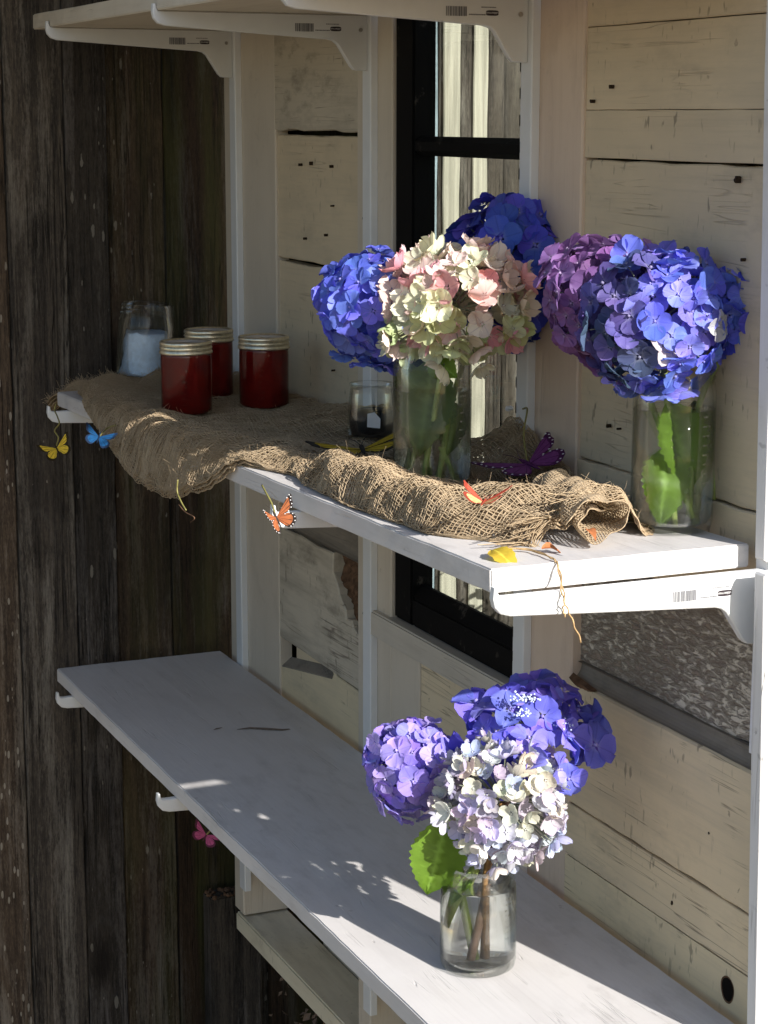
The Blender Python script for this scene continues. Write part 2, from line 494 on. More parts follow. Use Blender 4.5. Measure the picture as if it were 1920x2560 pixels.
def m_petal():
    t = NT('hydrangea_petal')
    oi = t.new('ShaderNodeObjectInfo')
    at = t.new('ShaderNodeAttribute'); at.attribute_name = 'tip'
    av = t.new('ShaderNodeAttribute'); av.attribute_name = 'petal'
    n = t.noise(t.coord((90, 90, 90)), 1.0, 3)
    hsv = t.new('ShaderNodeHueSaturation')
    t.l.new(t.ramp(av.outputs['Fac'], 0, 1, 0.485, 0.515), hsv.inputs['Hue'])
    t.l.new(t.ramp(t.math('ADD', av.outputs['Fac'], n), 0.3, 1.7, 0.78, 1.2), hsv.inputs['Value'])
    t.l.new(t.ramp(n, 0.3, 0.7, 1.05, 0.9), hsv.inputs['Saturation'])
    t.l.new(oi.outputs['Color'], hsv.inputs['Color'])
    col = t.mix(t.ramp(at.outputs['Fac'], 0.0, 0.30, 0.35, 0.0), hsv.outputs[0], (0.62, 0.62, 0.72))
    vn = t.new('ShaderNodeAttribute'); vn.attribute_name = 'vein'
    col = t.mix(t.ramp(vn.outputs['Fac'], 0.80, 1.0, 0.0, 0.28), col, (0.10, 0.06, 0.30), 'MULTIPLY')
    t.fin(col, 0.55, 0.25)
    tl = t.new('ShaderNodeBsdfTranslucent'); t.l.new(col, tl.inputs['Color'])
    mx = t.new('ShaderNodeMixShader'); mx.inputs[0].default_value = 0.34
    t.l.new(t.b.outputs[0], mx.inputs[1]); t.l.new(tl.outputs[0], mx.inputs[2])
    t.l.new(mx.outputs[0], t.out.inputs['Surface'])
    return t.m
M['petal'] = m_petal()

def m_leaf(name, c, transl=0.4):
    t = NT(name)
    at = t.new('ShaderNodeAttribute'); at.attribute_name = 'vein'
    n = t.noise(t.coord((40, 40, 40)), 1.0, 3)
    col = t.mix(t.ramp(n, 0.3, 0.7), tuple(x * 0.8 for x in c), tuple(x * 1.2 for x in c))
    col = t.mix(t.ramp(at.outputs['Fac'], 0.55, 1.0, 0, 0.65), col, tuple(min(1, x * 2.1 + 0.03) for x in c))
    t.fin(col, 0.42, 0.35)
    tl = t.new('ShaderNodeBsdfTranslucent')
    t.l.new(t.mix(0.5, col, (0.42, 0.62, 0.03), 'MIX'), tl.inputs['Color'])
    mx = t.new('ShaderNodeMixShader'); mx.inputs[0].default_value = transl
    t.l.new(t.b.outputs[0], mx.inputs[1]); t.l.new(tl.outputs[0], mx.inputs[2])
    t.l.new(mx.outputs[0], t.out.inputs['Surface'])
    return t.m
M['leaf'] = m_leaf('green_leaf', (0.15, 0.27, 0.03), 0.45)
M['leaf_dark'] = m_leaf('dark_green_leaf', (0.10, 0.15, 0.04), 0.25)
M['yellow_leaf'] = m_leaf('yellow_leaf_skin', (0.62, 0.42, 0.05), 0.3)
M['stem'] = plain('green_stem', (0.27, 0.34, 0.10), 0.5, 0.35, 0, 0.2, 80)
M['stem_brown'] = plain('brown_stem', (0.24, 0.13, 0.045), 0.6, 0.3, 0, 0.25, 80)
M['stem_pink'] = plain('pink_stem', (0.42, 0.27, 0.19), 0.5, 0.35, 0, 0.2, 80)
M['bead'] = plain('flower_bead', (0.55, 0.62, 0.78), 0.5, 0.3, 0, 0.15)
M['pedicel'] = plain('flower_stalk', (0.20, 0.22, 0.16), 0.6, 0.2, 0, 0.2)

def m_burlap(name='jute_thread'):
    t = NT(name)
    n = t.noise(t.coord((1, 1, 1), rnd=False), 22.0, 4, 0.65)
    n2 = t.noise(t.coord((1, 1, 1), rnd=False), 420.0, 2)
    col = t.mix(t.ramp(n, 0.3, 0.7), (0.42, 0.31, 0.19), (0.62, 0.48, 0.315))
    col = t.mix(t.ramp(n2, 0.35, 0.75, 0, 0.5), col, (0.74, 0.61, 0.43))
    t.fin(col, 0.85, 0.1)
    tl = t.new('ShaderNodeBsdfTranslucent'); t.l.new(col, tl.inputs['Color'])
    mx = t.new('ShaderNodeMixShader'); mx.inputs[0].default_value = 0.35
    t.l.new(t.b.outputs[0], mx.inputs[1]); t.l.new(tl.outputs[0], mx.inputs[2])
    t.l.new(mx.outputs[0], t.out.inputs['Surface'])
    return t.m
M['burlap'] = m_burlap()
M['twine'] = plain('twine_fibre', (0.42, 0.28, 0.14), 0.85, 0.1, 0, 0.3, 300)
M['wire'] = plain('olive_wire', (0.24, 0.22, 0.07), 0.5, 0.4, 0, 0.2)
M['dry'] = plain('dry_brown_leaf', (0.34, 0.12, 0.045), 0.8, 0.2, 0, 0.4, 120)
M['bluebag'] = plain('pale_blue_plastic', (0.56, 0.69, 0.86), 0.35, 0.5, 0, 0.12, 120)
M['dark_fill'] = plain('dark_contents', (0.014, 0.012, 0.013), 0.5, 0.3, 0, 0.4, 200)
M['paper'] = plain('paper_tag', (0.62, 0.62, 0.63), 0.7, 0.2, 0, 0.04)
M['teal'] = plain('teal_cloth', (0.010, 0.055, 0.062), 0.8, 0.2, 0, 0.3, 20)
M['dried'] = plain('dried_petal', (0.20, 0.14, 0.10), 0.85, 0.1, 0, 0.4, 80)
def m_ground():
    t = NT('gravel_ground')
    n = t.noise(t.coord((1, 1, 1), rnd=False), 3.0, 6, 0.7)
    n2 = t.noise(t.coord((1, 1, 1), rnd=False), 60.0, 4, 0.7)
    col = t.mix(t.ramp(n, 0.35, 0.7), (0.25, 0.20, 0.14), (0.36, 0.30, 0.21))
    col = t.mix(t.ramp(n2, 0.3, 0.7, 0, 0.5), col, (0.12, 0.10, 0.08))
    t.bump(n2, 0.8, 0.01)
    return t.fin(col, 0.9, 0.15)
M['ground'] = m_ground()
def m_grass():
    t = NT('shrub_leaf')
    n = t.noise(t.coord(), 30.0, 3)
    return t.fin(t.mix(t.ramp(n, 0.3, 0.7), (0.05, 0.10, 0.02), (0.12, 0.20, 0.04)), 0.6, 0.2)
M['shrub'] = m_grass()

# ------------------------------------------------------------------ the setting: ground
GZ = -0.82
bm = bmesh.new()
bmesh.ops.create_grid(bm, x_segments=8, y_segments=8, size=120)
bmesh.ops.translate(bm, vec=(0, 0, GZ), verts=bm.verts)
tag(obj_bm('ground', bm, M['ground']), kind='structure')

# ------------------------------------------------------------------ the weathered fence at the far end
FX = -1.72
fence = thing('board_fence', (FX, -0.2, GZ), 'dark weathered vertical board fence closing the far end of the shelves', 'fence')
def mirrored(px, py=420):
    """where on the fence behind the wall the window looks, at this reading"""
    return float(Px(px, py, FX)[1])
mr = [mirrored(x) for x in (880, 944, 954, 993, 1018, 1052, 1088)]
fy = [(-1.26, -1.10, 'fence'), (-1.10, -0.95, 'fence_grey'), (-0.95, -0.80, 'fence'), (-0.80, -0.65, 'fence_grey'), (-0.65, -0.53, 'fence'),
      (-0.53, -0.4155, 'fence_grey'), (-0.4155, -0.343, 'fence_e'),
      (-0.343, -0.2402, 'fence'), (-0.2402, -0.1644, 'fence_d'), (-0.1644, -0.0612, 'fence_b'), (-0.0612, 0.065, 'fence_c'), (0.065, 0.17, 'fence'),
      (0.17, 0.27, 'fence_grey'), (0.27, 0.36, 'fence'), (0.36, mr[0], 'fence_grey'), (mr[0], mr[1], 'fence_blue'), (mr[1], mr[2], 'fence_grey'), (mr[2], mr[3], 'fence_pale'), (mr[3], mr[4], 'fence_grey'),
      (mr[4], mr[5], 'fence_pale'), (mr[5], mr[6], 'fence_grey'), (mr[6], mr[6] + 0.1, 'fence_grey'), (mr[6] + 0.1, mr[6] + 0.22, 'fence'), (mr[6] + 0.22, mr[6] + 0.34, 'fence_grey'), (mr[6] + 0.34, mr[6] + 0.48, 'fence')]
for i, (a, b, m) in enumerate(fy):
    off = [0.0, 0.006, -0.004, 0.003, -0.007, 0.002, 0.005][i % 7]
    if 15 <= i <= 20: off = 0.004 * (i % 2)
    if i == 7: off = 0.008
    if i == 10: off = -0.002
    out = ragged(a + 0.0012, b - 0.0012, GZ + 0.005 + 0.01 * (i % 3), 1.75 + 0.03 * (i % 4), 0.0011, 0.06, i, 'v')
    slab('board', out, (1, 2, 0), FX + off, FX - 0.022, M[m], fence, 0.002, (FX, -0.2, GZ))
for z in (-0.35, 1.45):
    box('rail', (-0.065, -1.0, z - GZ), (-0.026, 1.3, z - GZ + 0.09), M['fence'], fence, 0.002)

# ------------------------------------------------------------------ the painted shed wall
WALLO = (-0.75, 0.0, GZ)
wall = thing('shed_wall', WALLO, 'cream painted plank wall with white uprights and a black window behind the shelves', 'wall')
def wbox(name, a, b, mat, bev=0.0015, parent=wall):
    return box(name, Vector(a) - Vector(WALLO), Vector(b) - Vector(WALLO), mat, parent, bev)
YT = 0.012          # face of the uprights
def wx(px): return float(Py(px, 640, YT)[0])
X1a, X1b = -1.612, float(Py(598, 740, YT)[0])
X2a, X2b = float(Py(779, 740, YT)[0]) - 0.012, float(Py(851, 740, YT)[0]) - 0.008
X3a, X3b = -0.5215, float(Py(1254, 740, YT)[0]) - 0.006
YP = 0.0165         # face of the planks
for (a, b, m, zt) in ((X1a, X1b, 'trim', 1.8), (X2a, X2b, 'trim', 1.8), (X3a, X3b, 'trim_bounce_pink', 1.8)):
    out = ragged(a, b, -0.12, zt, 0.0007, 0.15, int(a * 100), 'v')
    slab('upright', out, (0, 2, 1), YT, YT + 0.022, M[m], wall, 0.002, WALLO)
    slab('stud', ragged(a, a + 0.047, -0.482, -0.1205, 0.0005, 0.1, int(a * 77), 'v'), (0, 2, 1), YT, YT + 0.087, M[m], wall, 0.002, WALLO)
# end board and its corner (sunlit face turned to +x)
PXa, PXb = 0.0475, 0.0665
_pe = ((1609, 2350), (1613, 2120), (1619, 1700), (1630, 1150), (1644, 500), (1650, 100))
def post_outline(z0, z1, yf, w, dx=0.0):
    P_ = [Py(px, py, yf) for px, py in _pe]
    zs = np.linspace(z0, z1, 9)
    xl = np.interp(zs, [p[2] for p in P_], [p[0] for p in P_])
    Rp = random.Random(int(yf * -1000))
    return [(x + dx, z) for x, z in zip(xl, zs)] + [(x + w + dx + Rp.uniform(-.0012, .0012), z) for x, z in zip(xl, zs)][::-1]
slab('end_board', post_outline(GZ + 0.02, 0.503, -0.031, 0.0195), (0, 2, 1), -0.031, 0.0085, M['post'], wall, 0.002, WALLO)
slab('corner_board', post_outline(GZ + 0.02, 0.503, -0.031, 0.0190, 0.0012), (0, 2, 1), 0.0088, 0.14, M['post'], wall, 0.002, WALLO)
slab('end_board', post_outline(0.507, 1.78, -0.008, 0.0195), (0, 2, 1), -0.008, 0.0085, M['post'], wall, 0.002, WALLO)
wbox('sun_blocker', (0.045, 0.1405, GZ + 0.01), (0.066, 0.50, 2.7), M['plank'])  # unseen panel added to keep sun off the window and far boards
wbox('gap_light_block', (X1a, 0.062, -0.10), (X2a, 0.068, 1.79), M['fence_c'], 0)  # dark sheets added so no sun shows through the plank gaps
wbox('gap_light_block', (X3a + 0.02, 0.062, -0.10), (0.044, 0.068, 1.79), M['fence_c'], 0)
wbox('under_wall_dark', (-1.68, 0.32, GZ + 0.005), (0.044, 0.34, -0.10), M['fence_c'], 0)  # dark panel added to keep the space under the wall dark
wbox('top_plate', (-1.612, 0.014, 1.801), (0.07, 0.12, 1.84), M['trim'])
wbox('sky_blocker', (-2.05, -1.50, 1.50), (-0.85, 0.011, 1.525), M['fence'])  # unseen overhang and beam, added to cut skylight over the far corner
wbox('sky_blocker_beam', (-2.05, -1.50, 1.46), (-0.85, -1.46, 1.499), M['fence'])
wbox('far_light_block', (-1.68, 0.10, GZ + 0.006), (-1.66, 0.319, -0.10), M['fence_c'], 0)  # dark end panel added to block light below the wall

def plank(x0, x1, z0, z1, mat, yf=YP, seed=0, amp=0.0014, th=0.022, outline=None, bev=0.0016, name='plank'):
    out = outline or ragged(x0, x1, z0, z1, amp, 0.03, seed, 'u')
    return slab(name, out, (0, 2, 1), yf, yf + th, M[mat], wall, bev, WALLO)
# --- bay between the first and second upright
a, b = X1b - 0.006, X2a + 0.004
zz = lambda px, py, y=YP: float(Py(px, py, y)[2])
zA = zz(690, 288)
plank(a, b, zA + 0.004, 1.36, 'plank_grimy', YP - 0.004, 1, 0.0022)
plank(a, b, 1.364, 1.78, 'plank', YP, 2)
zB = zz(690, 574)
plank(a, b, zB + 0.003, zA - 0.004, 'plank_clean', YP, 3, 0.0012)
zC = zz(700, 1130)
plank(a, b, zC + 0.006, zB - 0.003, 'plank_clean', YP + 0.002, 4, 0.0018)
# cove below it
zD = zz(700, 1178)
def cove(x0, x1, ztop, zbot, yback, yfront, mat, steps=6, name='cove'):
    out = [(yback - 0.006, ztop), (yback + 0.03, ztop), (yback + 0.03, zbot)]
    for i in range(steps + 1):
        t = i / steps
        out.append((yback + (yfront - yback) * (1 - math.cos(t * math.pi / 2)), zbot + (ztop - zbot) * (1 - math.sin(t * math.pi / 2)) * 0 + (ztop - zbot) * 0) if False else (yfront + (yback - yfront) * math.sin(t * math.pi / 2), zbot + (ztop - zbot) * 0.86 * (1 - math.cos(t * math.pi / 2))))
    return slab(name, out, (1, 2, 0), x1, x0, M[mat], wall, 0, WALLO)
cove(a, b, zC + 0.004, zD, YP + 0.016, YP - 0.001, 'ledge')
# plank with the rotten corner
zE0 = zz(612, 1378); zE1 = zz(785, 1500)
zE = (zE0 + zE1) / 2
Rr = random.Random(5)
xr = lambda px, py: (float(Py(px, py, YP)[0]), float(Py(px, py, YP)[2]))
o = [(a, zE + 0.004), (a + 0.12, zE + 0.003), (a + 0.25, zE + 0.001), (b, zE)]
o += [xr(784, 1408), xr(781, 1388), xr(776, 1372), xr(766, 1356), xr(763, 1340), xr(752, 1336), xr(750, 1318), xr(742, 1300), xr(736, 1284), xr(734, 1270), xr(728, 1252), xr(722, 1236)]
o += [(a + 0.24, zD - 0.003), (a + 0.17, zD - 0.006), (a + 0.1, zD - 0.002), (a + 0.04, zD - 0.005), (a, zD - 0.002)]
plank(a, b, 0, 0, 'plank_grimy', YP - 0.003, 5, outline=o, bev=0.0022)
# rotten timber showing behind the missing corner
V, Fc = [], []
nx_, nz_ = 22, 26
x0, x1, z0, z1 = b - 0.15, b + 0.002, zE + 0.05, zD + 0.002
for j in range(nz_ + 1):
    for i in range(nx_ + 1):
        x = x0 + (x1 - x0) * i / nx_; z = z0 + (z1 - z0) * j / nz_
        y = YP + 0.012 + 0.012 * mnoise.noise(Vector((x * 60, z * 25, 1.0))) + 0.006 * mnoise.noise(Vector((x * 160, z * 90, 4.0)))
        V.append((x - WALLO[0], y - WALLO[1], z - WALLO[2]))
for j in range(nz_):
    for i in range(nx_):
        k = j * (nx_ + 1) + i
        Fc.append((k, k + 1, k + nx_ + 2, k + nx_ + 1))
obj_np('rotten_core', V, Fc, M['rot'], wall)
# slot at the left: board set back, stained ledge below
zl0, zl1 = zz(612, 1440), zz(722, 1467)
xs1 = a + 0.228
plank(a + 0.028, a + 0.26, zl0 - 0.01, zE + 0.006, 'plank', YP + 0.017, 7, 0.003)
pts = [(xs1 + 0.016, zE - 0.001), (b, zE - 0.004), (b, -0.12), (a, -0.12), (a, zl0 - 0.001), (xs1, zl1 - 0.001), (xs1 + 0.006, zl1 + 0.008), (xs1 + 0.002, zl1 + 0.014), (xs1 + 0.012, zl1 + 0.022)]
slab('plank', pts, (0, 2, 1), YP - 0.001, YP + 0.02, M['plank_yellow'], wall, 0.0016, WALLO)
V = []
for (x, z) in ((a, zl0), (xs1, zl1)):
    for (dy, dz) in ((-0.0004, 0.0), (0.0168, 0.013), (0.0168, -0.01), (-0.0004, -0.006)):
        V.append((x - WALLO[0], YP + dy - WALLO[1], z + dz - WALLO[2]))
obj_np('ledge', V, [(0, 1, 5, 4), (1, 2, 6, 5), (2, 3, 7, 6), (3, 0, 4, 7), (0, 3, 2, 1), (4, 5, 6, 7)], M['ledge'], wall)
zG = zz(612, 1442)
# niche floor: bottom plate with its face
wbox('bottom_plate', (-1.60, 0.0095, -0.522), (0.046, 0.100, -0.4865), M['plate'], 0.003)
wbox('niche_back', (X1b - 0.03, 0.1005, -0.49), (0.044, 0.112, -0.13), M['plank_grimy'], 0)
# --- window bay
WXa, WXb = X2b + 0.001, X3a - 0.001
zS = zz(820, 1320, YT)             # top of the rail
zS2 = zz(960, 1449, YT)
zSl = zz(820, 1374, YT)
wbox('window_rail', (X2b - 0.065, 0.0015, zSl), (X3a - 0.002, 0.0860, zS), M['rail'], 0.0025)
xj = float(Py(905, 1500, YT)[0])
slab('upright', ragged(X2b + 0.0003, xj - 0.0006, -0.12, zSl - 0.0008, 0.0002, 0.2, 31, 'v'), (0, 2, 1), YT + 0.0006, YT + 0.02, M['trim'], wall, 0.002, WALLO)
plank(xj + 0.0006, X3a - 0.001, 0.06, zSl - 0.001, 'plank', YT + 0.0025, 32)
plank(xj + 0.0006, X3a - 0.001, -0.12, 0.0585, 'plank', YT + 0.002, 33)
win = thing('window', (WXa, 0.03, zS), None, None); win.parent = wall
win.location = Vector((WXa, 0.03, zS)) - Vector(WALLO)
WO = Vector((WXa, 0.03, zS))
def wnb(name, a_, b_, mat, bev=0.0015):
    return box(name, Vector(a_) - WO, Vector(b_) - WO, mat, win, bev)
yW = 0.0165
gx = float(Py(905, 640, yW + 0.012)[0]) + 0.004          # left edge of the glass
zq1, zq0 = zz(1000, 297, yW), zz(1000, 341, yW)          # muntin
zb = zz(903, 1272, yW + 0.01)                            # bottom of the glass
wnb('stile', (WXa + 0.0005, yW, zS + 0.001), (gx, yW + 0.035, 1.79), M['black_paint'], 0.003)
wnb('stile', (WXb - 0.012, yW, zS + 0.001), (WXb - 0.0005, yW + 0.035, 1.79), M['black_paint'], 0.002)
wnb('bottom_rail', (gx + 0.0005, yW + 0.001, zS + 0.001), (WXb - 0.0125, yW + 0.034, zb - 0.012), M['black_paint'], 0.003)
slab('glazing_bead', [(yW + 0.004 - WO[1] + WO[1], zb - 0.0115), (yW + 0.021, zb - 0.0115), (yW + 0.021, zb + 0.006), (yW + 0.016, zb + 0.006)], (1, 2, 0), WXb - 0.0125, gx + 0.0005, M['black_paint'], win, 0, tuple(WO))
slab('muntin', [(yW + 0.003, (zq0 + zq1) / 2 + 0.006), (yW + 0.003, (zq0 + zq1) / 2 - 0.006), (yW + 0.012, zq0), (yW + 0.032, zq0), (yW + 0.032, zq1), (yW + 0.012, zq1)], (1, 2, 0), WXb - 0.0125, gx + 0.0005, M['black_paint'], win, 0.0, tuple(WO))
wnb('pane', (gx - 0.004, yW + 0.0215, zb - 0.01), (WXb - 0.009, yW + 0.0245, zq0 + 0.004), M['pane'], 0)
wnb('pane', (gx - 0.004, yW + 0.0215, zq1 - 0.004), (WXb - 0.009, yW + 0.0245, 1.79), M['pane'], 0)
# --- right bay
a, b = X3b - 0.006, PXa + 0.012
L = 1262
zl = lambda y0, y1: (zz(L, y0) + zz(1640, y1)) / 2
j = [zl(66, 22), zl(236, 238), zl(345, 354)]
plank(a, b, j[0] + 0.0006, 1.45, 'plank_clean', YP, 41, 0.0005)
plank(a, b, 1.452, 1.78, 'plank', YP, 42)
plank(a, b, j[1] + 0.0003, j[0] - 0.0005, 'plank_clean', YP + 0.0004, 43, 0.0003, bev=0.0006)
plank(a, b, j[2] + 0.0012, j[1] - 0.0003, 'plank_clean', YP, 44, 0.0003, bev=0.0006)
zk = zz(1255, 990); zk2 = zz(1620, 1338)
plank(a, b, zk + 0.001, j[2] - 0.0016, 'plank_clean', YP + 0.0015, 45, 0.0011)
plank(a, b, zk2 + 0.0035, zk - 0.001, 'plank', YP - 0.002, 46, 0.0012)
zm_ = (zz(1248, 1430) + zz(1618, 1615)) / 2
plank(a, b, zm_, zk2 - 0.0035, 'speckled', YP + 0.008, 47, 0.002)
zn = (zz(1250, 1500) + zz(1618, 1660)) / 2 + 0.009
cove(a, b, zm_ - 0.001, zn + 0.001, YP + 0.010, YP - 0.004, 'ledge')
zo = zz(1245, 1738)
plank(a, b, zo + 0.0008, zn, 'plank', YP - 0.005, 48, 0.0012, bev=0.003)
zp = (zz(1240, 1862) + zz(1560, 2050)) / 2
plank(a, b, zp + 0.0004, zo - 0.0005, 'plank', YP - 0.0048, 49, 0.0005, bev=0.0008)
# lowest plank with a knot hole (keyhole outline)
hx, hz = (float(v) for v in Py(1580, 2136, YP)[[0, 2]])
hole = [(hx + 0.0125 * math.cos(t), hz + 0.0150 * math.sin(t)) for t in np.linspace(math.pi / 2, math.pi / 2 - 2 * math.pi, 25)]
o = [(a, -0.12), (b, -0.12), (b, zp - 0.0008), (hx, zp - 0.0008)] + hole + [(hx, zp - 0.0008), (a, zp - 0.0008)]
plank(a, b, 0, 0, 'plank_yellow', YP - 0.005, 50, outline=o, bev=0, th=0.025)
kc = []
for rr_, yy_ in ((1.0, -0.0053), (0.86, -0.0050), (0.5, -0.0048)):
    kc.append([(hx + 0.0128 * rr_ * math.cos(t) * (1 + 0.06 * math.sin(3 * t)) - WALLO[0], YP + yy_ - WALLO[1], hz + 0.0155 * rr_ * math.sin(t) - WALLO[2]) for t in np.linspace(0, 2 * math.pi, 25)[:-1]])
V = kc[0] + kc[1] + kc[2]
Fc = [(i, (i + 1) % 24, 24 + (i + 1) % 24, 24 + i) for i in range(24)] + [(24 + i, 24 + (i + 1) % 24, 48 + (i + 1) % 24, 48 + i) for i in range(24)] + [tuple(range(48, 72))]
obj_np('knot_hole_dark', V, Fc, [M['rot'], M['black']], wall, mats=[0] * 24 + [1] * 25)  # dark disc put in for the shade inside the hole, with a brown rim
# splinter of the plank edge by the third upright
V, Fc = [], []
for i in range(9):
    t = i / 8
    x = a + 0.008 + 0.060 * t; z = zn + 0.004 - 0.003 * t
    h = 0.010 * math.sin(math.pi * (0.25 + 0.75 * t)) + 0.001
    for (dy, dz) in ((-0.004, -h), (-0.009 - 0.002 * math.sin(t * 9), -h * 0.2), (-0.003, 0.004 * (1 - t))):
        V.append((x - WALLO[0], YP + dy - WALLO[1], z + dz - WALLO[2]))
for i in range(8):
    for k in range(2):
        q = i * 3 + k; Fc.append((q, q + 1, q + 4, q + 3))
obj_np('splinter', V, Fc, M['rot'], wall)
# nail holes and dents in the planks
bm = bmesh.new()
for (px, py, r) in ((1316, 186, 2.6), (1286, 107 * 1, 0), (1588, 388, 4.5), (1275, 248 - 30, 2.2), (1522, 0, 0), (1600, 560, 1.8), (1310, 920, 2.4), (1332, 926, 1.6), 
                    (1500, 1790, 0), (610, 680, 0), (645, 355, 3.2), (668, 352, 2.4), (712, 360, 2.6), (714, 445, 1.8), (700, 508, 2), (655, 515, 1.8), (750, 770, 2.2), (716, 800, 2), (724, 778, 0), (1450, 1950, 3), (1530, 1800, 2)):
    if not r: continue
    p = Py(px, py, YP - 0.0062)
    rr = r / 1000 * 0.62
    c = [bm.verts.new(Vector((p[0] + rr * math.cos(t) * random.uniform(.45, 1.4), p[1], p[2] + rr * random.uniform(1.0, 1.9) * math.sin(t) * random.uniform(.6, 1.3))) - Vector(WALLO)) for t in np.linspace(0, 2 * math.pi, 9)[:-1]]
    c2 = [bm.verts.new(v.co + Vector((0, 0.006, 0))) for v in c]
    bm.faces.new(c)
    for i in range(8): bm.faces.new((c[i], c[(i + 1) % 8], c2[(i + 1) % 8], c2[i]))
M['nail'] = plain('rusty_nail_hole', (0.035, 0.024, 0.016), 0.9, 0.1, 0, 0.5, 400)
tag(obj_bm('nail_holes', bm, M['nail'], wall), kind='stuff')

# ------------------------------------------------------------------ shelf tracks
TX = [-1.5385, -0.9737, -0.4915, 0.036]
track_words = ['white slotted shelf track on the far upright next to the dark fence', 'white slotted shelf track left of the black window',
               'white slotted shelf track right of the black window', 'white slotted shelf track tucked behind the sunlit end board']
def make_track(x, z0, z1, label):
    t = thing('shelf_track', (x, YT, z0), label, 'shelf track', 'white metal tracks that carry the shelf brackets')
    h = z1 - z0
    w, dpt = 0.0145, 0.0115
    # folded channel: two cheeks and a face
    prof = [(-w, -0.0002), (-w, -dpt + 0.0015), (-w + 0.0015, -dpt), (w - 0.0015, -dpt), (w, -dpt + 0.0015), (w, -0.0002)]
    slab('channel', prof, (0, 1, 2), h, 0, M['enamel'], t, 0.0)
    bm = bmesh.new()
    n = int(h / 0.03175)
    for i in range(n):
        for sx in ((-0.0136,) if -0.6 < x < -0.1 else ()):
            z = 0.02 + i * 0.03175
            bm_box(bm, (sx - 0.0012, -dpt - 0.0003, z), (sx + 0.0012, -dpt + 0.001, z + 0.013), 0)
    if len(bm.verts): tag(obj_bm('slots', bm, M['black'], t), kind='stuff')
    else: bm.free()
    return t
for i, x in enumerate(TX):
    z0 = [-0.42, -0.415, -0.2, 0.30][i]
    t = make_track(x, z0, 1.62, track_words[i])
    for (tr, px, py) in ((0, 490, 450), (0, 505, 1862), (1, 782, 472), (1, 789, 1330)):
        if tr == i:
            p = Py(px, py, 0.0)
            V, Fc = tube_geo([(-0.0150, -0.006, p[2] - z0), (-0.0185, -0.006, p[2] - z0)], 0.0040, 10)
            obj_np('screw', V, Fc, M['print_dark'], t, sm=False)

# ------------------------------------------------------------------ shelves
ZM, ZT = 0.5182, 1.0817
TH = 0.024
YF, YB = -0.295, -0.002
def shelf(name, x0, x1, ztop, drop, label, mat, seed, yb=YB, yf=YF):
    t = thing('shelf_board', (x1, yb, ztop - TH), label, 'shelf', 'white painted shelf boards')
    t.rotation_euler = (0, math.atan2(drop, x1 - x0) * -1, 0)
    Lx = x1 - x0
    bm = bmesh.new()
    nx, ny = 70, 12
    R = random.Random(seed)
    grid = {}
    for k, z in ((0, 0.0), (1, TH)):
        for i in range(nx + 1):
            for jx in range(ny + 1):
                x = -Lx + Lx * i / nx; y = (yf - yb) * jx / ny
                wob = 0.0010 * mnoise.noise(Vector((x * 7 + seed, y * 30, k * 3.0)))
                ex = 0.0016 * mnoise.noise(Vector((x * 70, y * 110, k * 5.0 + seed)))
                if jx in (0, ny): y += ex
                if i in (0, nx): x += ex
                grid[k, i, jx] = bm.verts.new((x, y, z + (wob if k else 0)))
    for k in (0, 1):
        for i in range(nx):
            for jx in range(ny):
                f = [grid[k, i, jx], grid[k, i + 1, jx], grid[k, i + 1, jx + 1], grid[k, i, jx + 1]]
                bm.faces.new(f if k == 0 else f[::-1])
    for i in range(nx):
        for jx in (0, ny):
            bm.faces.new([grid[0, i, jx], grid[1, i, jx], grid[1, i + 1, jx], grid[0, i + 1, jx]])
    for jx in range(ny):
        for i in (0, nx):
            bm.faces.new([grid[0, i, jx], grid[0, i, jx + 1], grid[1, i, jx + 1], grid[1, i, jx]])
    bmesh.ops.recalc_face_normals(bm, faces=bm.faces)
    es = [e for e in bm.edges if len(e.link_faces) == 2 and e.calc_face_angle(0) > 1.2]
    bmesh.ops.bevel(bm, geom=es, offset=0.0016, segments=2, affect='EDGES', clamp_overlap=True)
    obj_bm('board', bm, M[mat], t)
    return t
sh_top = shelf('top', -1.645, 0.003, ZT + TH, 0.0, 'topmost white shelf board, seen from below at the top of the picture', 'shelf_warm', 3, YB, -0.306)
sh_mid = shelf('mid', -1.600, 0.0145, ZM, 0.030, 'middle white shelf board carrying burlap, jam jars and two vases', 'shelf', 5)
sh_bot = shelf('bot', -1.632, 0.030, 0.0, 0.0, 'lowest and longest white shelf board, bare except for one vase', 'shelf', 9, YB, -0.302)
def zmid(x):            # top of the middle shelf at x
    return ZM - 0.030 * max(0.0, (0.0145 - x)) / (0.0145 + 1.600)
# cracks and stain on shelves (thin recessed lines)
bm = bmesh.new()
def crack(bm, pts, w, z=0.0004):
    P = [Vector((p[0], p[1], p[2])) for p in pts]
    prev = None
    for i, p in enumerate(P):
        t = (P[min(i + 1, len(P) - 1)] - P[max(i - 1, 0)]).normalized()
        nrm = Vector((-t.y, t.x, 0)) * w * math.sin(math.pi * (i + 0.3) / (len(P) - 0.4)) * 0.5
        aa, bb = bm.verts.new(p + nrm + Vector((0, 0, z))), bm.verts.new(p - nrm + Vector((0, 0, z)))
        if prev: bm.faces.new((prev[0], aa, bb, prev[1]))
        prev = (aa, bb)
O = Vector((0.030, YB, -TH))
kn = [Vector(Pz(x, y, 0.0)) for x, y in ((512, 1576), (540, 1573), (575, 1575), (610, 1577), (650, 1573))]
crack(bm, [p - O for p in kn], 0.012)
kn = [Vector(Pz(x, y, 0.0)) for x, y in ((462, 1577), (470, 1574), (480, 1572))]
crack(bm, [p - O for p in kn], 0.006)
M['stain'] = plain('brown_stain', (0.20, 0.155, 0.125), 0.6, 0.3, 0, 0.35, 140)
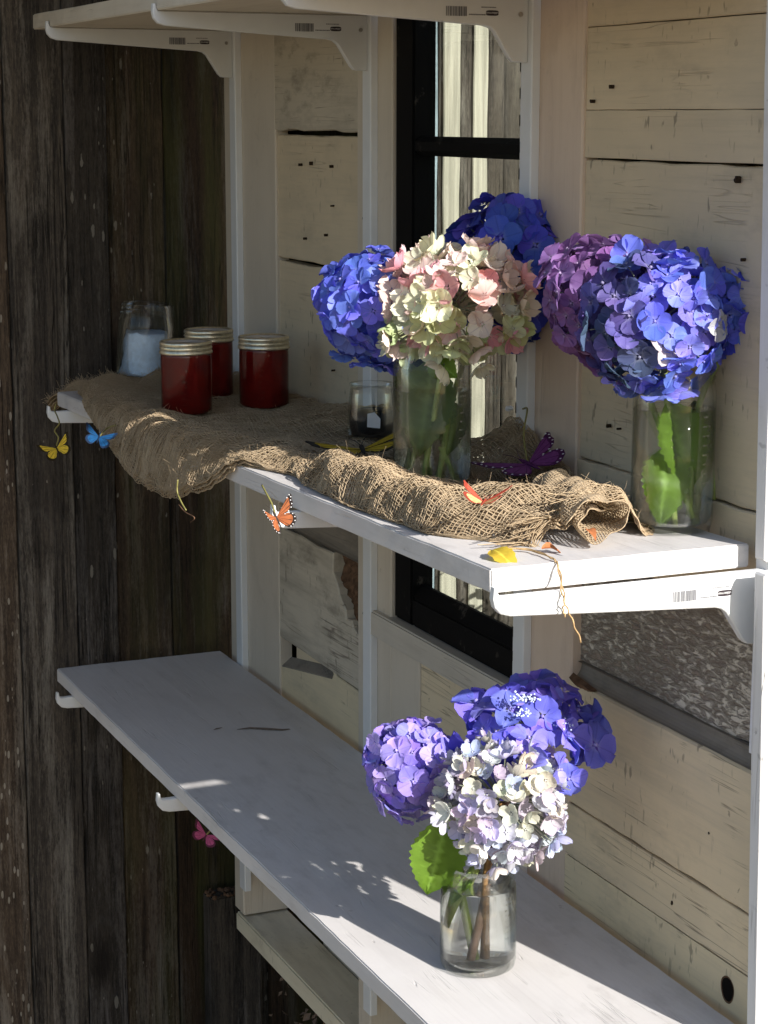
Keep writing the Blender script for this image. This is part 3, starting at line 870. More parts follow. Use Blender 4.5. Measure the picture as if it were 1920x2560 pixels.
obj_bm('knot_stain', bm, M['stain'], sh_bot)

# ------------------------------------------------------------------ brackets
def make_bracket(x, ztop, label, length=0.318, first=None):
    t = thing('shelf_bracket', (x, 0.0, ztop), label, 'shelf bracket', 'white metal shelf brackets')
    Ln = length
    prof = [(0.0005, 0.0), (-Ln + 0.012, 0.0), (-Ln + 0.006, 0.0005), (-Ln + 0.004, 0.004), (-Ln + 0.0035, 0.009), (-Ln, 0.0095), (-Ln - 0.001, -0.002),
            (-Ln + 0.001, -0.010), (-Ln + 0.007, -0.0165), (-Ln + 0.017, -0.0195), (-0.16, -0.0275), (-0.058, -0.0335), (-0.050, -0.0355), (-0.044, -0.040), (-0.024, -0.070), (-0.019, -0.0745), (-0.013, -0.0755), (0.0005, -0.0755)]
    slab('arm', prof, (1, 2, 0), 0.0045, -0.0045, M['enamel'], t, 0.0012)
    # print on the face, upside down
    xs = 0.0049
    bm = bmesh.new()
    R = random.Random(11)
    y = -0.108
    while y < -0.082:
        w = R.choice((0.0007, 0.0012, 0.0018))
        vs = [bm.verts.new((xs, yy, zz_)) for yy, zz_ in ((y, -0.0235), (y + w, -0.0235), (y + w, -0.0125), (y, -0.0125))]
        bm.faces.new(vs)
        y += w + R.choice((0.0005, 0.0009))
    for (y0, y1, z0, z1) in ((-0.078, -0.058, -0.0222, -0.0208), (-0.062, -0.044, -0.0135, -0.0123)):
        yy = y0
        while yy < y1:
            w = R.uniform(0.0008, 0.0022)
            bm.faces.new([bm.verts.new((xs, p, q_)) for p, q_ in ((yy, z0), (yy + w, z0), (yy + w, z1), (yy, z1))])
            yy += w + 0.0005
    bmesh.ops.recalc_face_normals(bm, faces=bm.faces)
    tag(obj_bm('barcode', bm, M['print'], t), kind='stuff')
    out = [(-0.0475 + 0.0085 * math.copysign(abs(math.cos(w)) ** 0.5, math.cos(w)), -0.0193 + 0.0031 * math.copysign(abs(math.sin(w)) ** 0.6, math.sin(w))) for w in np.linspace(0, 2 * math.pi, 25)[:-1]]
    lg = slab('logo', out, (1, 2, 0), xs, xs - 0.0006, M['print_dark'], t, 0)
    V, Fc = tube_geo([(0.004, -0.0100, -0.020), (0.0062, -0.0100, -0.020)], 0.0028, 10)
    obj_np('rivet', V, Fc, M['steel'], t)
    return t, lg
ft = bpy.data.curves.new('logo_text_curve', 'FONT')
ft.body = 'Rubbermaid'; ft.size = 0.0038; ft.align_x = 'CENTER'; ft.align_y = 'CENTER'
fo = bpy.data.objects.new('tmp', ft); COL.objects.link(fo)
bpy.context.view_layer.update()
logo_me = bpy.data.meshes.new_from_object(fo.evaluated_get(bpy.context.evaluated_depsgraph_get()))
bpy.data.objects.remove(fo)
logo_me.materials.clear(); logo_me.materials.append(M['print_white'])
spots = [(0, ZT, 'top-shelf bracket on the far track beside the dark fence'), (1, ZT, 'top-shelf bracket left of the black window'), (2, ZT, 'top-shelf bracket right of the black window, at the top edge'),
         (0, zmid(TX[0]) - TH, 'middle-shelf bracket at the far end above the yellow butterfly'), (1, zmid(TX[1]) - TH, 'middle-shelf bracket hidden under the hanging burlap'), (2, zmid(TX[2]) - TH, 'middle-shelf bracket with the orange butterfly at its tip'), (3, ZM - TH + 0.003, 'sunlit middle-shelf bracket at the near end, barcode in the sun'),
         (0, -TH, 'bottom-shelf bracket at the far corner, only its rounded tip showing'), (1, -TH, 'bottom-shelf bracket whose tip shows beside the small sun patch'), ]
for (ti, zt, lab) in spots:
    t, lg = make_bracket(TX[ti], zt - 0.0008, lab, 0.308 if 'hidden under the hanging' in lab else 0.304 if lab.startswith('sunlit') else 0.311 if lab.startswith('top') else 0.328)
    tx = bpy.data.objects.new('logo_text', logo_me); link(tx, lg)
    # text reads from +x, turned upside down
    tx.matrix_local = Matrix.Translation((0.0052, -0.0475, -0.0193)) @ Matrix(((0, 0, 1, 0), (-1, 0, 0, 0), (0, -1, 0, 0), (0, 0, 0, 1)))

# ------------------------------------------------------------------ jars
def jar_profile(r, h, neck, wall_=0.0028, foot=0.004):
    """outer then inner outline of a canning jar"""
    o = [(0.0001, 0.003), (r * 0.62, 0.0028), (r * 0.80, 0.0004), (r * 0.88, 0.0), (r * 0.96, 0.0022), (r, 0.010)]
    o += [(r, h - 0.040), (r * 0.995, h - 0.034), (neck + 0.0022, h - 0.0245), (neck + 0.0003, h - 0.021), (neck + 0.0024, h - 0.0195), (neck + 0.0026, h - 0.0175), (neck, h - 0.0160),
          (neck, h - 0.0135), (neck + 0.0016, h - 0.0120), (neck + 0.0016, h - 0.0105), (neck, h - 0.0090), (neck, h - 0.0065), (neck + 0.0012, h - 0.0055), (neck + 0.0012, h - 0.0045), (neck - 0.0002, h - 0.0030), (neck - 0.0004, h - 0.0008), (neck - 0.0016, h)]
    i = [(neck - wall_, h - 0.001), (neck - wall_, h - 0.022), (r - wall_, h - 0.037), (r - wall_, 0.014), (r * 0.86, 0.0075), (r * 0.5, 0.0062), (0.0001, 0.0070)]
    return o + i
def jar(name, loc, r, h, neck, label, group=None, rot=None, water=None, marks=0, wm='water'):
    t = thing(name, loc, label, 'jar', group, rot)
    lathe('glass', jar_profile(r, h, neck), M['glass'], t, 64)
    if water:
        rw = r - 0.0009
        lathe('water', [(0.0001, 0.0078), (r * 0.5, 0.0070), (r * 0.85, 0.0082), (rw, 0.0145), (rw, water - 0.0015), (rw - 0.0012, water - 0.0005), (rw - 0.004, water - 0.0012), (0.0001, water - 0.0014)], M[wm], t, 64)
    if marks:
        bm = bmesh.new(); R = random.Random(marks)
        for i in range(9):
            z = h * 0.30 + i * h * 0.055
            ang = math.atan2(CAM[1] - loc[1], CAM[0] - loc[0]) + 0.75
            wd = R.choice((0.006, 0.010))
            for k in range(3):
                a0 = ang + (k * wd / 3 + R.uniform(0, 0.002)) / r; a1 = a0 + wd / 4 / r
                q = [((r + dr) * math.cos(aa), (r + dr) * math.sin(aa), z + dz) for aa in (a0, a1) for dr in (-0.0005, 0.0006) for dz in (-0.0009, 0.0009)]
                vs = [bm.verts.new(p) for p in q]
                for f in ((0, 1, 3, 2), (4, 6, 7, 5), (0, 4, 5, 1), (2, 3, 7, 6), (1, 5, 7, 3), (0, 2, 6, 4)):
                    bm.faces.new([vs[i_] for i_ in f])
        tag(obj_bm('embossed_marks', bm, M['glass'], t), kind='stuff')
    return t
J0 = Vector((-0.222, -0.186, 0.0015))
J1 = Vector((-0.428, -0.150, ZM - 0.006))
J2 = Vector((-0.086, -0.033, ZM + 0.0005))
jar('vase_jar', J0, 0.0432, 0.122, 0.0385, 'clear glass jar on the bottom shelf holding three lilac and cream hydrangeas', 'glass jars used as vases', water=0.098, marks=3, wm='water_clear')
jar('vase_jar', J1, 0.0460, 0.180, 0.0415, 'tall glass jar standing in the burlap, pink and cream hydrangea on top', 'glass jars used as vases', water=0.118, marks=4)
jar('vase_jar', J2, 0.0432, 0.178, 0.0395, 'tall glass jar at the near end of the middle shelf, sunlit leaf inside', 'glass jars used as vases', water=0.128, marks=5)
# jam jars
def jam_jar(loc, label, r=0.0385, h=0.112):
    t = thing('jam_jar', loc, label, 'jar', 'jam jars with brass screw lids')
    lathe('glass', [(0.0001, 0.002), (r * 0.85, 0.0), (r * 0.95, 0.002), (r, 0.008), (r, h - 0.030), (r * 0.985, h - 0.022), (r * 0.985, h - 0.004), (r * 0.93, h - 0.004), (r * 0.93, h - 0.024), (r - 0.0022, h - 0.032), (r - 0.0022, 0.010), (r * 0.8, 0.004), (0.0001, 0.004)], M['glass'], t, 48)
    lathe('jam', [(0.0001, 0.0045), (r * 0.8, 0.0035), (r - 0.0008, 0.0090), (r - 0.0008, h - 0.0300), (r * 0.975, h - 0.0225), (r * 0.975, h - 0.016), (0.0001, h - 0.016)], M['jam'], t, 48)
    lr = r * 1.03
    ld = lathe('lid', [(0.0001, h - 0.0020), (lr - 0.007, h - 0.0020), (lr - 0.0065, h), (lr - 0.002, h + 0.0003), (lr - 0.0004, h - 0.0012), (lr, h - 0.0045), (lr - 0.0016, h - 0.0060), (lr - 0.0014, h - 0.0075), (lr + 0.0002, h - 0.0095), (lr - 0.0014, h - 0.0115), (lr - 0.0012, h - 0.0130), (lr + 0.0004, h - 0.0150), (lr + 0.0006, h - 0.0180), (lr - 0.0010, h - 0.0185), (lr - 0.0012, h - 0.0035), (0.0001, h - 0.0035)], M['gold'], t, 48)
    lathe('lid_disc', [(0.0001, h - 0.0014), (lr - 0.0085, h - 0.0014), (lr - 0.0074, h - 0.0019), (lr - 0.0074, h - 0.00198), (0.0001, h - 0.00198)], M['lid_top'], ld, 40)
    bm = bmesh.new(); R = random.Random(int(loc[0] * 1000))
    ang = math.atan2(CAM[1] - loc[1], CAM[0] - loc[0]) - 0.15
    for i in range(7):
        z = 0.02 + i * 0.0085
        for k in range(2):
            a0 = ang + R.uniform(-0.12, 0.12)
            q = [((r + dr) * math.cos(aa), (r + dr) * math.sin(aa), z + dz) for aa in (a0, a0 + R.uniform(0.04, 0.14)) for dr in (-0.0004, 0.0007) for dz in (-0.0010, R.uniform(0.0006, 0.003))]
            vs = [bm.verts.new(p) for p in q]
            for f in ((0, 1, 3, 2), (4, 6, 7, 5), (0, 4, 5, 1), (2, 3, 7, 6), (1, 5, 7, 3), (0, 2, 6, 4)):
                bm.faces.new([vs[i_] for i_ in f])
    tag(obj_bm('embossed_marks', bm, M['glass'], t), kind='stuff')
    return t
def on_mid(px, py, lift=0.0):
    p = Pz(px, py, ZM)
    for _ in range(6): p = Pz(px, py, zmid(p[0]) + lift)
    return Vector(p)
jam_jar(on_mid(404, 896, 0.004), 'dark red jam jar with brass lid nearest the front of the burlap')
jam_jar(on_mid(453, 861, 0.004), 'dark red jam jar half hidden behind the front jam jar')
jam_jar(on_mid(571, 882, 0.004), 'red jam jar with brass lid standing apart on the right')
# open jar with pale blue bag, tilted
ej = on_mid(312, 818, 0.006)
t = jar('storage_jar', ej, 0.0500, 0.132, 0.0455, 'open clear jar leaning back, pale blue plastic bag inside', None, Quaternion((-0.915, 0.403, 0), math.radians(4)).to_euler())
V, Fc = [], []
nn, mm = 24, 16
for j_ in range(mm + 1):
    z = 0.008 + 0.072 * j_ / mm
    for k in range(nn):
        w = 2 * math.pi * k / nn
        rr = 0.0455 * (1 - 0.16 * (j_ / mm)) * (1 + 0.10 * mnoise.noise(Vector((math.cos(w) * 2, math.sin(w) * 2, z * 40))) + 0.05 * mnoise.noise(Vector((math.cos(w) * 7, math.sin(w) * 7, z * 120)))) * 0.93
        V.append((rr * math.cos(w), rr * math.sin(w), z + (0.010 * mnoise.noise(Vector((w * 3, 1, 2))) if j_ == mm else 0)))
for j_ in range(mm):
    for k in range(nn):
        k2 = (k + 1) % nn
        Fc.append((j_ * nn + k, j_ * nn + k2, (j_ + 1) * nn + k2, (j_ + 1) * nn + k))
Fc.append(tuple(mm * nn + k for k in range(nn)))
Fc.append(tuple(range(nn - 1, -1, -1)))
bagt = obj_np('plastic_bag', V, Fc, M['bluebag'], None, sm=True)
bagt.location = ej; bagt.rotation_euler = t.rotation_euler
tag(bagt, 'crumpled pale blue plastic bag inside the leaning open jar', 'bag')
# small jar with dark contents and a paper tag
sj = on_mid(803, 950, 0.006)
t = thing('tealight_jar', sj, 'small rounded glass jar with dark contents and a paper tag', 'jar')
r = 0.0335; h = 0.078
lathe('glass', [(0.0001, 0.002), (r * 0.8, 0.0), (r * 0.95, 0.004), (r, 0.018), (r * 0.99, 0.030), (r * 0.90, h - 0.012), (r * 0.86, h - 0.006), (r * 0.92, h - 0.003), (r * 0.92, h), (r * 0.85, h), (r * 0.80, h - 0.008), (r * 0.84, h - 0.014), (r * 0.93, 0.030), (r * 0.93, 0.016), (r * 0.8, 0.006), (0.0001, 0.006)], M['glass'], t, 40)
lathe('contents', [(0.0001, 0.0065), (r * 0.78, 0.0068), (r * 0.91, 0.017), (r * 0.91, 0.030), (r * 0.87, 0.040), (r * 0.4, 0.044), (0.0001, 0.043)], M['dark_fill'], t, 40)
ang = math.atan2(CAM[1] - sj[1], CAM[0] - sj[0]) + 0.05
cx_, sx_ = math.cos(ang), math.sin(ang)
V = []
for off in (0.0006, 0.0):
    for (u_, z_) in ((-0.008, 0.023), (0.0095, 0.021), (0.0100, 0.034), (0.002, 0.043), (-0.0075, 0.041)):
        V.append(((r + 0.0012 + off) * cx_ - u_ * sx_, (r + 0.0012 + off) * sx_ + u_ * cx_, z_))
Fc = [(0, 1, 2, 3, 4), (9, 8, 7, 6, 5)] + [(i, 5 + i, 5 + (i + 1) % 5, (i + 1) % 5) for i in range(5)]
obj_np('paper_tag', V, Fc, M['paper'], t)
# tiny glass stopper beside the near jar
p = on_mid(1384, 1118, 0.0)
t = thing('glass_stopper', p, 'tiny clear glass stopper lying against the near vase jar', 'stopper')
lathe('knob', [(0.0001, 0.0), (0.006, 0.0005), (0.0085, 0.004), (0.009, 0.008), (0.006, 0.0135), (0.0001, 0.015)], M['glass'], t, 20)
lathe('neck', [(0.0001, 0.0152), (0.005, 0.0150), (0.0055, 0.021), (0.0045, 0.022), (0.0001, 0.022)], M['glass'], t, 20)

# ------------------------------------------------------------------ hydrangeas
def floret_mesh(name, seed, L=1.0, W=0.9, cup=0.25, curl=0.2, wav=0.08, point=0.0, npet=4):
    R = random.Random(seed)
    V, Fc, tip, pet, vein = [], [], [], [], []
    nr, ns = 6, 6
    for p in range(npet):
        a0 = 2 * math.pi * p / npet + R.uniform(-0.10, 0.10)
        l = L * R.uniform(0.88, 1.08); w = W * R.uniform(0.92, 1.10)
        c = cup + R.uniform(-0.10, 0.10); tw = (0.14 if p % 2 else -0.08) + R.uniform(-0.10, 0.10)
        ph = R.uniform(0, 6.28); pv = R.random()
        base = len(V)
        for i in range(nr + 1):
            t = 0.04 + 0.96 * (1 - math.cos(math.pi * i / nr)) / 2 if i < nr else 1.0
            q_ = (t - 0.57) / 0.445
            wid = 0.53 * w * max(0.0, 1 - abs(q_) ** 2.3) ** 0.5
            if t > 0.57: wid *= 1 - point * 0.55 * q_ * q_
            wid = max(wid, 0.05 * w if i == 0 else 0.012)
            for j_ in range(ns + 1):
                s = 2 * j_ / ns - 1
                x, y = l * t - 0.03 * l * s * s * t, s * wid
                z = c * l * t * t - curl * l * max(0, t - 0.55) ** 2 * 2.5 + 0.17 * (s * wid / (0.5 * w)) ** 2 * w * (1 if cup > 0 else -0.3) + wav * l * math.sin(4.2 * s + ph) * t * t
                z += tw * y + (0.02 if p % 2 else 0)
                ca, sa = math.cos(a0), math.sin(a0)
                V.append((x * ca - y * sa, x * sa + y * ca, z))
                tip.append(t); pet.append(pv); vein.append(1.0 if j_ == ns // 2 else (0.86 if j_ in (1, ns - 1) and 0.2 < t < 0.8 else 0.2))
        for i in range(nr):
            for j_ in range(ns):
                k = base + i * (ns + 1) + j_
                Fc.append((k, k + 1, k + ns + 2, k + ns + 1))
    # centre bead
    b0 = len(V)
    for i, (rr, zz_) in enumerate(((0.07, 0.0), (0.085, 0.05), (0.05, 0.11))):
        for k in range(6):
            w = math.pi * k / 3
            V.append((rr * math.cos(w), rr * math.sin(w), zz_ + 0.03)); tip.append(0.0); pet.append(0.9); vein.append(0)
    for i in range(2):
        for k in range(6):
            Fc.append((b0 + i * 6 + k, b0 + i * 6 + (k + 1) % 6, b0 + (i + 1) * 6 + (k + 1) % 6, b0 + (i + 1) * 6 + k))
    Fc.append(tuple(b0 + 12 + k for k in range(6)))
    me = bpy.data.meshes.new(name)
    me.from_pydata(V, [], Fc)
    for nm, arr in (('tip', tip), ('petal', pet), ('vein', vein)):
        at = me.attributes.new(nm, 'FLOAT', 'POINT'); at.data.foreach_set('value', arr)
    me.materials.append(M['petal']); smooth(me); me.update()
    return me
FL = {'round': [floret_mesh('floret_round', s, 1.0, 1.08, 0.10, 0.10, 0.05) for s in (1, 2, 3, 4)],
      'crisp': [floret_mesh('floret_crisp', s, 1.0, 0.98, 0.42, -0.25, 0.13, 0.15) for s in (11, 12, 13, 14)],
      'cupped': [floret_mesh('floret_cupped', s, 1.0, 0.92, 0.55, -0.15, 0.07, 0.08) for s in (21, 22, 23, 24)],
      'lace': [floret_mesh('floret_lace', s, 1.0, 1.02, 0.05, 0.25, 0.08, 0.45) for s in (31, 32, 33)]}
def leaf_mesh(L, W, bend=0.25, fold=0.25, seed=0, teeth=12, sag=0.0):
    R = random.Random(seed)
    nu, nv = 2 * teeth, 8
    V, Fc, vein = [], [], []
    for i in range(nu + 1):
        t = i / nu
        w = W * 0.5 * (math.sin(math.pi * t ** 0.80) ** 0.85) * (1.0 if t < 0.99 else 0)
        w = max(w, 0.0006)
        for j_ in range(nv + 1):
            s = 2 * j_ / nv - 1
            edge = 1.0
            if abs(s) == 1: edge = 1.0 + (0.085 if i % 2 else -0.03)
            y = s * w * edge
            z = -bend * L * (t - 0.15) ** 2 + fold * abs(y) + 0.006 * math.sin((t * 10 - abs(s) * 2.4) * 2 * math.pi * 0.8) * (1 - abs(s) * .5) * min(1, t * 4) * L * 4
            z += 0.05 * L * mnoise.noise(Vector((t * 3, s * 1.3, seed)))
            V.append((t * L + abs(s) * 0.05 * L * (0.3 if i else 0) * (1 - t), y, z))
            d = abs((((t * 9 - abs(s) * 3.2) % 1) + 1) % 1 - 0.5) * 2
            vein.append(1.0 if j_ == nv // 2 else max(0.0, d) * 0.75 if abs(s) < 0.95 else 0)
    for i in range(nu):
        for j_ in range(nv):
            k = i * (nv + 1) + j_
            Fc.append((k, k + 1, k + nv + 2, k + nv + 1))
    me = bpy.data.meshes.new('leaf')
    me.from_pydata(V, [], Fc)
    at = me.attributes.new('vein', 'FLOAT', 'POINT'); at.data.foreach_set('value', vein)
    smooth(me); me.update()
    return me
def add_leaf(parent, base, tip, normal, W, seed, mat='leaf', bend=0.25, fold=0.25, name='leaf'):
    base, tip, n = Vector(base), Vector(tip), Vector(normal).normalized()
    L = (tip - base).length
    x = (tip - base).normalized()
    y = n.cross(x).normalized(); z = x.cross(y)
    me = leaf_mesh(L, W, bend, fold, seed); me.materials.append(M[mat])
    o = bpy.data.objects.new(name, me); link(o, parent)
    o.matrix_local = Matrix((( x.x, y.x, z.x, base.x), (x.y, y.y, z.y, base.y), (x.z, y.z, z.z, base.z), (0, 0, 0, 1)))
    return o
TOCAM = lambda p: (Vector(CAM) - Vector(p)).normalized()
def jit(c, a, R):
    v = 1 + R.uniform(-a, a)
    return tuple(max(0.004, x * v * (1 + R.uniform(-a * 0.5, a * 0.5))) for x in c)
def hydrangea(label, centre, rad, n, kind, size, palette, jarloc, stem_r=0.0035, stem_mat='stem', seed=0, low=-0.62, axis=None, inner=0.35, tilt=0.26, colour=None, stem_to=None, group='hydrangea heads in the vases'):
    """flower head: Empty at the cut end of its stem; floret objects, a stem, stalks"""
    R = random.Random(seed)
    c = Vector(centre)
    foot = Vector(stem_to) if stem_to else Vector(jarloc) + Vector((R.uniform(-0.02, 0.02), R.uniform(-0.02, 0.02), 0.012))
    t = thing('hydrangea', foot, label, 'flower', group)
    lc = c - foot
    ax = Vector(axis).normalized() if axis else (lc.normalized() * 0.5 + Vector((0, 0, 1)) * 0.8).normalized()
    q = Vector((0, 0, 1)).rotation_difference(ax)
    rx, rz = rad
    stalk_V, stalk_F = [], []
    N = n
    ga = math.pi * (3 - math.sqrt(5))
    def place(i, N, shell, low_):
        zc = 1 - (i + 0.5) / N * (1 - low_)
        rr = math.sqrt(max(0, 1 - zc * zc)); a_ = i * ga + R.uniform(-0.35, 0.35)
        dv = Vector((rr * math.cos(a_), rr * math.sin(a_), zc + R.uniform(-0.06, 0.06)))
        bump = 1 + 0.20 * mnoise.noise(dv * 1.9 + Vector((seed, 0, 0))) + R.uniform(-0.11, 0.08)
        pos = q @ Vector((dv.x * rx * bump, dv.y * rx * bump, dv.z * rz * bump)) * shell
        nrm = (q @ Vector((dv.x / rx, dv.y / rx, dv.z / rz))).normalized()
        nrm = (nrm + Vector((R.gauss(0, 1), R.gauss(0, 1), R.gauss(0, 1))) * tilt).normalized()
        return dv, pos, nrm
    for lay, (cnt, shell) in enumerate(((N, 1.0), (int(N * inner), 0.80))):
        for i in range(cnt):
            dv, pos, nrm = place(i, cnt, shell, low)
            o = bpy.data.objects.new('floret', R.choice(FL[kind])); link(o, t)
            s = size * R.uniform(0.72, 1.18)
            qq = Vector((0, 0, 1)).rotation_difference(nrm)
            o.rotation_mode = 'QUATERNION'
            o.rotation_quaternion = qq @ Quaternion((0, 0, 1), R.uniform(0, 6.28))
            o.location = lc + pos
            o.scale = (s, s, s * R.uniform(0.7, 1.3))
            col = colour(pos, R) if colour else R.choice(palette)
            o.color = (*jit(col, 0.16, R), 1)
            if lay == 0 and i % 2 == 0:
                a_, b_ = lc + pos * 0.25, lc + pos * 0.97
                V, Fc = tube_geo([a_, (a_ + b_) / 2 + Vector((0, 0, 0.002)), b_], [0.0014, 0.0009, 0.0006], 4, False)
                off = len(stalk_V); stalk_V += V; stalk_F += [tuple(x + off for x in f) for f in Fc]
    tag(obj_np('stalks', stalk_V, stalk_F, M['pedicel'], t), kind='stuff')
    j = Vector(jarloc) - foot
    mouth = j + Vector((lc.x * 0.12 - j.x * 0.12, lc.y * 0.12 - j.y * 0.12, 0.0))
    top = lc - ax * rz * 0.1
    midp = mouth.copy(); midp.z = max(0.10, lc.z * 0.55)
    midp.x = (mouth.x * 0.75 + lc.x * 0.25); midp.y = (mouth.y * 0.75 + lc.y * 0.25)
    tube('stem', curve_pts([(0, 0, 0), midp, top], 8), stem_r, M[stem_mat], t, 8)
    return t

def ctr(px, py, depth): return Pd(px, py, depth)
d0, d1, d2 = dep(J0), dep(J1), dep(J2)
S = lambda px, depth: px * K / F * depth        # a length of px picture units seen at that depth
def pink_colour(pos, R):
    u = R.random()
    up = pos.z / 0.08
    if u < 0.09 and up > -0.5: return (0.84, 0.40, 0.45)
    if u < 0.40 + 0.28 * up: return (0.86, 0.68, 0.62)
    if u < 0.55 + 0.20 * up: return (0.87, 0.77, 0.64)
    if up < -0.1 and u > 0.6: return (0.55, 0.60, 0.32)
    return (0.80, 0.78, 0.58)
BLUE = [(0.15, 0.20, 0.78), (0.19, 0.23, 0.82), (0.12, 0.15, 0.68), (0.24, 0.24, 0.82)]
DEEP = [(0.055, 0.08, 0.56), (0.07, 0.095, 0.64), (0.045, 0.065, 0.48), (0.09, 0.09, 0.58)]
MAUVE = [(0.26, 0.115, 0.34), (0.32, 0.16, 0.44), (0.20, 0.09, 0.26), (0.38, 0.21, 0.50)]
VIOLET = [(0.34, 0.28, 0.80), (0.42, 0.32, 0.80), (0.30, 0.22, 0.72), (0.46, 0.36, 0.80)]
LACE = [(0.18, 0.16, 0.76), (0.22, 0.19, 0.80), (0.15, 0.12, 0.66), (0.27, 0.23, 0.80)]
CREAMS = [(0.62, 0.59, 0.66), (0.68, 0.66, 0.54), (0.52, 0.52, 0.72), (0.52, 0.45, 0.54), (0.66, 0.63, 0.60), (0.46, 0.44, 0.64), (0.70, 0.68, 0.56), (0.58, 0.56, 0.60)]
def mid_blue_shaded(pos, R):
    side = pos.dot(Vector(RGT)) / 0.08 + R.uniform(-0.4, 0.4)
    if side < -0.35: return R.choice([(0.09, 0.11, 0.26), (0.12, 0.10, 0.34), (0.09, 0.13, 0.24), (0.16, 0.13, 0.40)])  # left florets coloured darker in place of the neighbouring bloom's shadow
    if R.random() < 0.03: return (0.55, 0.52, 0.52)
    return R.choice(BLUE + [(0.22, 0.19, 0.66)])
def cream_colour(pos, R):
    low_ = pos.z < -0.01
    return R.choice([(0.55, 0.58, 0.76), (0.50, 0.46, 0.60), (0.62, 0.62, 0.74)] if low_ and R.random() < 0.75 else CREAMS)
# vase in the burlap
hydrangea('pink and cream hydrangea in front, over the burlap vase', ctr(977, 663, d1 - 0.035), (S(143, d1), S(116, d1)), 105, 'crisp', 0.0185, [], J1, seed=101, colour=pink_colour, axis=(0.45, -0.3, 1), tilt=0.42)
hydrangea('periwinkle blue hydrangea left of the pink one', ctr(822, 672, d1 + 0.045), (S(112, d1), S(128, d1)), 85, 'round', 0.0195, BLUE, J1, seed=102, axis=(0.1, -0.8, 0.6), low=-0.75)
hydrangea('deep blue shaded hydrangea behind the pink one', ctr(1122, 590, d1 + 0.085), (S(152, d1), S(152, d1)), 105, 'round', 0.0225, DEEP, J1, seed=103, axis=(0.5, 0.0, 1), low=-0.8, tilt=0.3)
# near vase
hydrangea('mauve purple hydrangea at the left of the near vase', ctr(1306, 652, d2 + 0.02), (S(122, d2), S(138, d2)), 90, 'round', 0.0190, MAUVE, J2, seed=104, axis=(0.1, -0.8, 0.8), low=-0.8)
hydrangea('bright blue hydrangea in the middle of the near vase', ctr(1420, 694, d2 - 0.040), (S(152, d2), S(138, d2)), 110, 'round', 0.0190, BLUE, J2, seed=105, colour=mid_blue_shaded, axis=(0.5, -0.6, 0.8), low=-0.8, tilt=0.34)
hydrangea('blue hydrangea at the right of the near vase, cut off by the end board', ctr(1624, 662, d2 - 0.012), (S(112, d2), S(114, d2)), 85, 'round', 0.0205, BLUE + DEEP, J2, seed=106, axis=(0.4, 0.3, 1), low=-0.75)
# bottom vase
hydrangea('violet hydrangea at the left of the bottom vase', ctr(895, 1658, d0 + 0.01), (S(98, d0), S(105, d0)), 80, 'round', 0.0180, VIOLET, J0, seed=107, axis=(0.2, -0.6, 0.8), low=-0.75, stem_mat='stem')
cr = hydrangea('cream and pale lilac hydrangea at the front of the bottom vase', ctr(1085, 1730, d0 - 0.055), (S(128, d0), S(132, d0)), 190, 'cupped', 0.0128, CREAMS, J0, seed=108, colour=cream_colour, axis=(0.75, -0.5, 0.6), low=-0.75, tilt=0.38, stem_mat='stem_brown')
lc_c = Vector(ctr(1145, 1592, d0 - 0.012))
lc = hydrangea('blue violet lacecap hydrangea at the back of the bottom vase', lc_c, (S(138, d0), S(88, d0)), 34, 'lace', 0.0270, LACE, J0, seed=109, axis=(0.5, -0.1, 1), low=-0.25, inner=0.25, tilt=0.35, stem_mat='stem_pink')
# fertile bead clusters of the lacecap
foot = Vector(lc.location)
for (px, py) in ((1120, 1512), (1148, 1514), (1215, 1572), (1130, 1545)):
    bm = bmesh.new(); R = random.Random(px)
    for i in range(26):
        r_ = bmesh.ops.create_icosphere(bm, subdivisions=1, radius=R.uniform(0.0010, 0.0017))
        dv = Vector((R.gauss(0, 1), R.gauss(0, 1), abs(R.gauss(0, 0.7)))).normalized() * R.uniform(0.004, 0.012)
        bmesh.ops.translate(bm, vec=Vector(ctr(px, py, d0 - 0.070 if px < 1200 else d0 - 0.045)) - foot + dv, verts=r_['verts'])
    obj_bm('bead_cluster', bm, M['bead'], lc, sm=True)

def leaf_px(parent, base, tip, depth_b, depth_t, W, seed, mat='leaf', n_add=(0, 0, 0), **kw):
    """leaf from one reading to another, on a parent's local frame"""
    f = Vector(parent.location)
    a_, b_ = Vector(Pd(*base, depth_b)), Vector(Pd(*tip, depth_t))
    add_leaf(parent, a_ - f, b_ - f, TOCAM(a_) + Vector(n_add), W, seed, mat, **kw)
# leaves on the bottom vase
leaf_px(cr, (966, 1765), (922, 1945), d0 - 0.055, d0 - 0.035, S(116, d0), 1, n_add=(0.2, 0.1, 0.4))
leaf_px(cr, (985, 1850), (962, 1940), d0 - 0.035, d0 - 0.03, S(40, d0), 2)
leaf_px(cr, (1040, 1830), (968, 1845), d0 - 0.03, d0 - 0.01, S(50, d0), 3, mat='leaf_dark')
leaf_px(lc, (1180, 1690), (1235, 1700), d0 + 0.06, d0 + 0.07, S(60, d0), 4, mat='leaf_dark')
# leaves in the burlap vase
hy = {o['label']: o for o in bpy.data.objects if o.get('category') == 'flower'}
pk = hy['pink and cream hydrangea in front, over the burlap vase']
leaf_px(pk, (930, 770), (983, 812), d1 - 0.06, d1 - 0.075, S(62, d1), 5, mat='leaf')
leaf_px(pk, (935, 775), (905, 985), d1 - 0.010, d1 - 0.024, S(118, d1), 6, mat='leaf_dark', bend=0.05, fold=0.1)
leaf_px(pk, (985, 870), (965, 985), d1 + 0.012, d1 + 0.008, S(62, d1), 7, mat='leaf_dark', bend=0.1)
leaf_px(pk, (880, 780), (890, 890), d1 + 0.02, d1 + 0.02, S(60, d1), 8, mat='leaf_dark', bend=0.1)
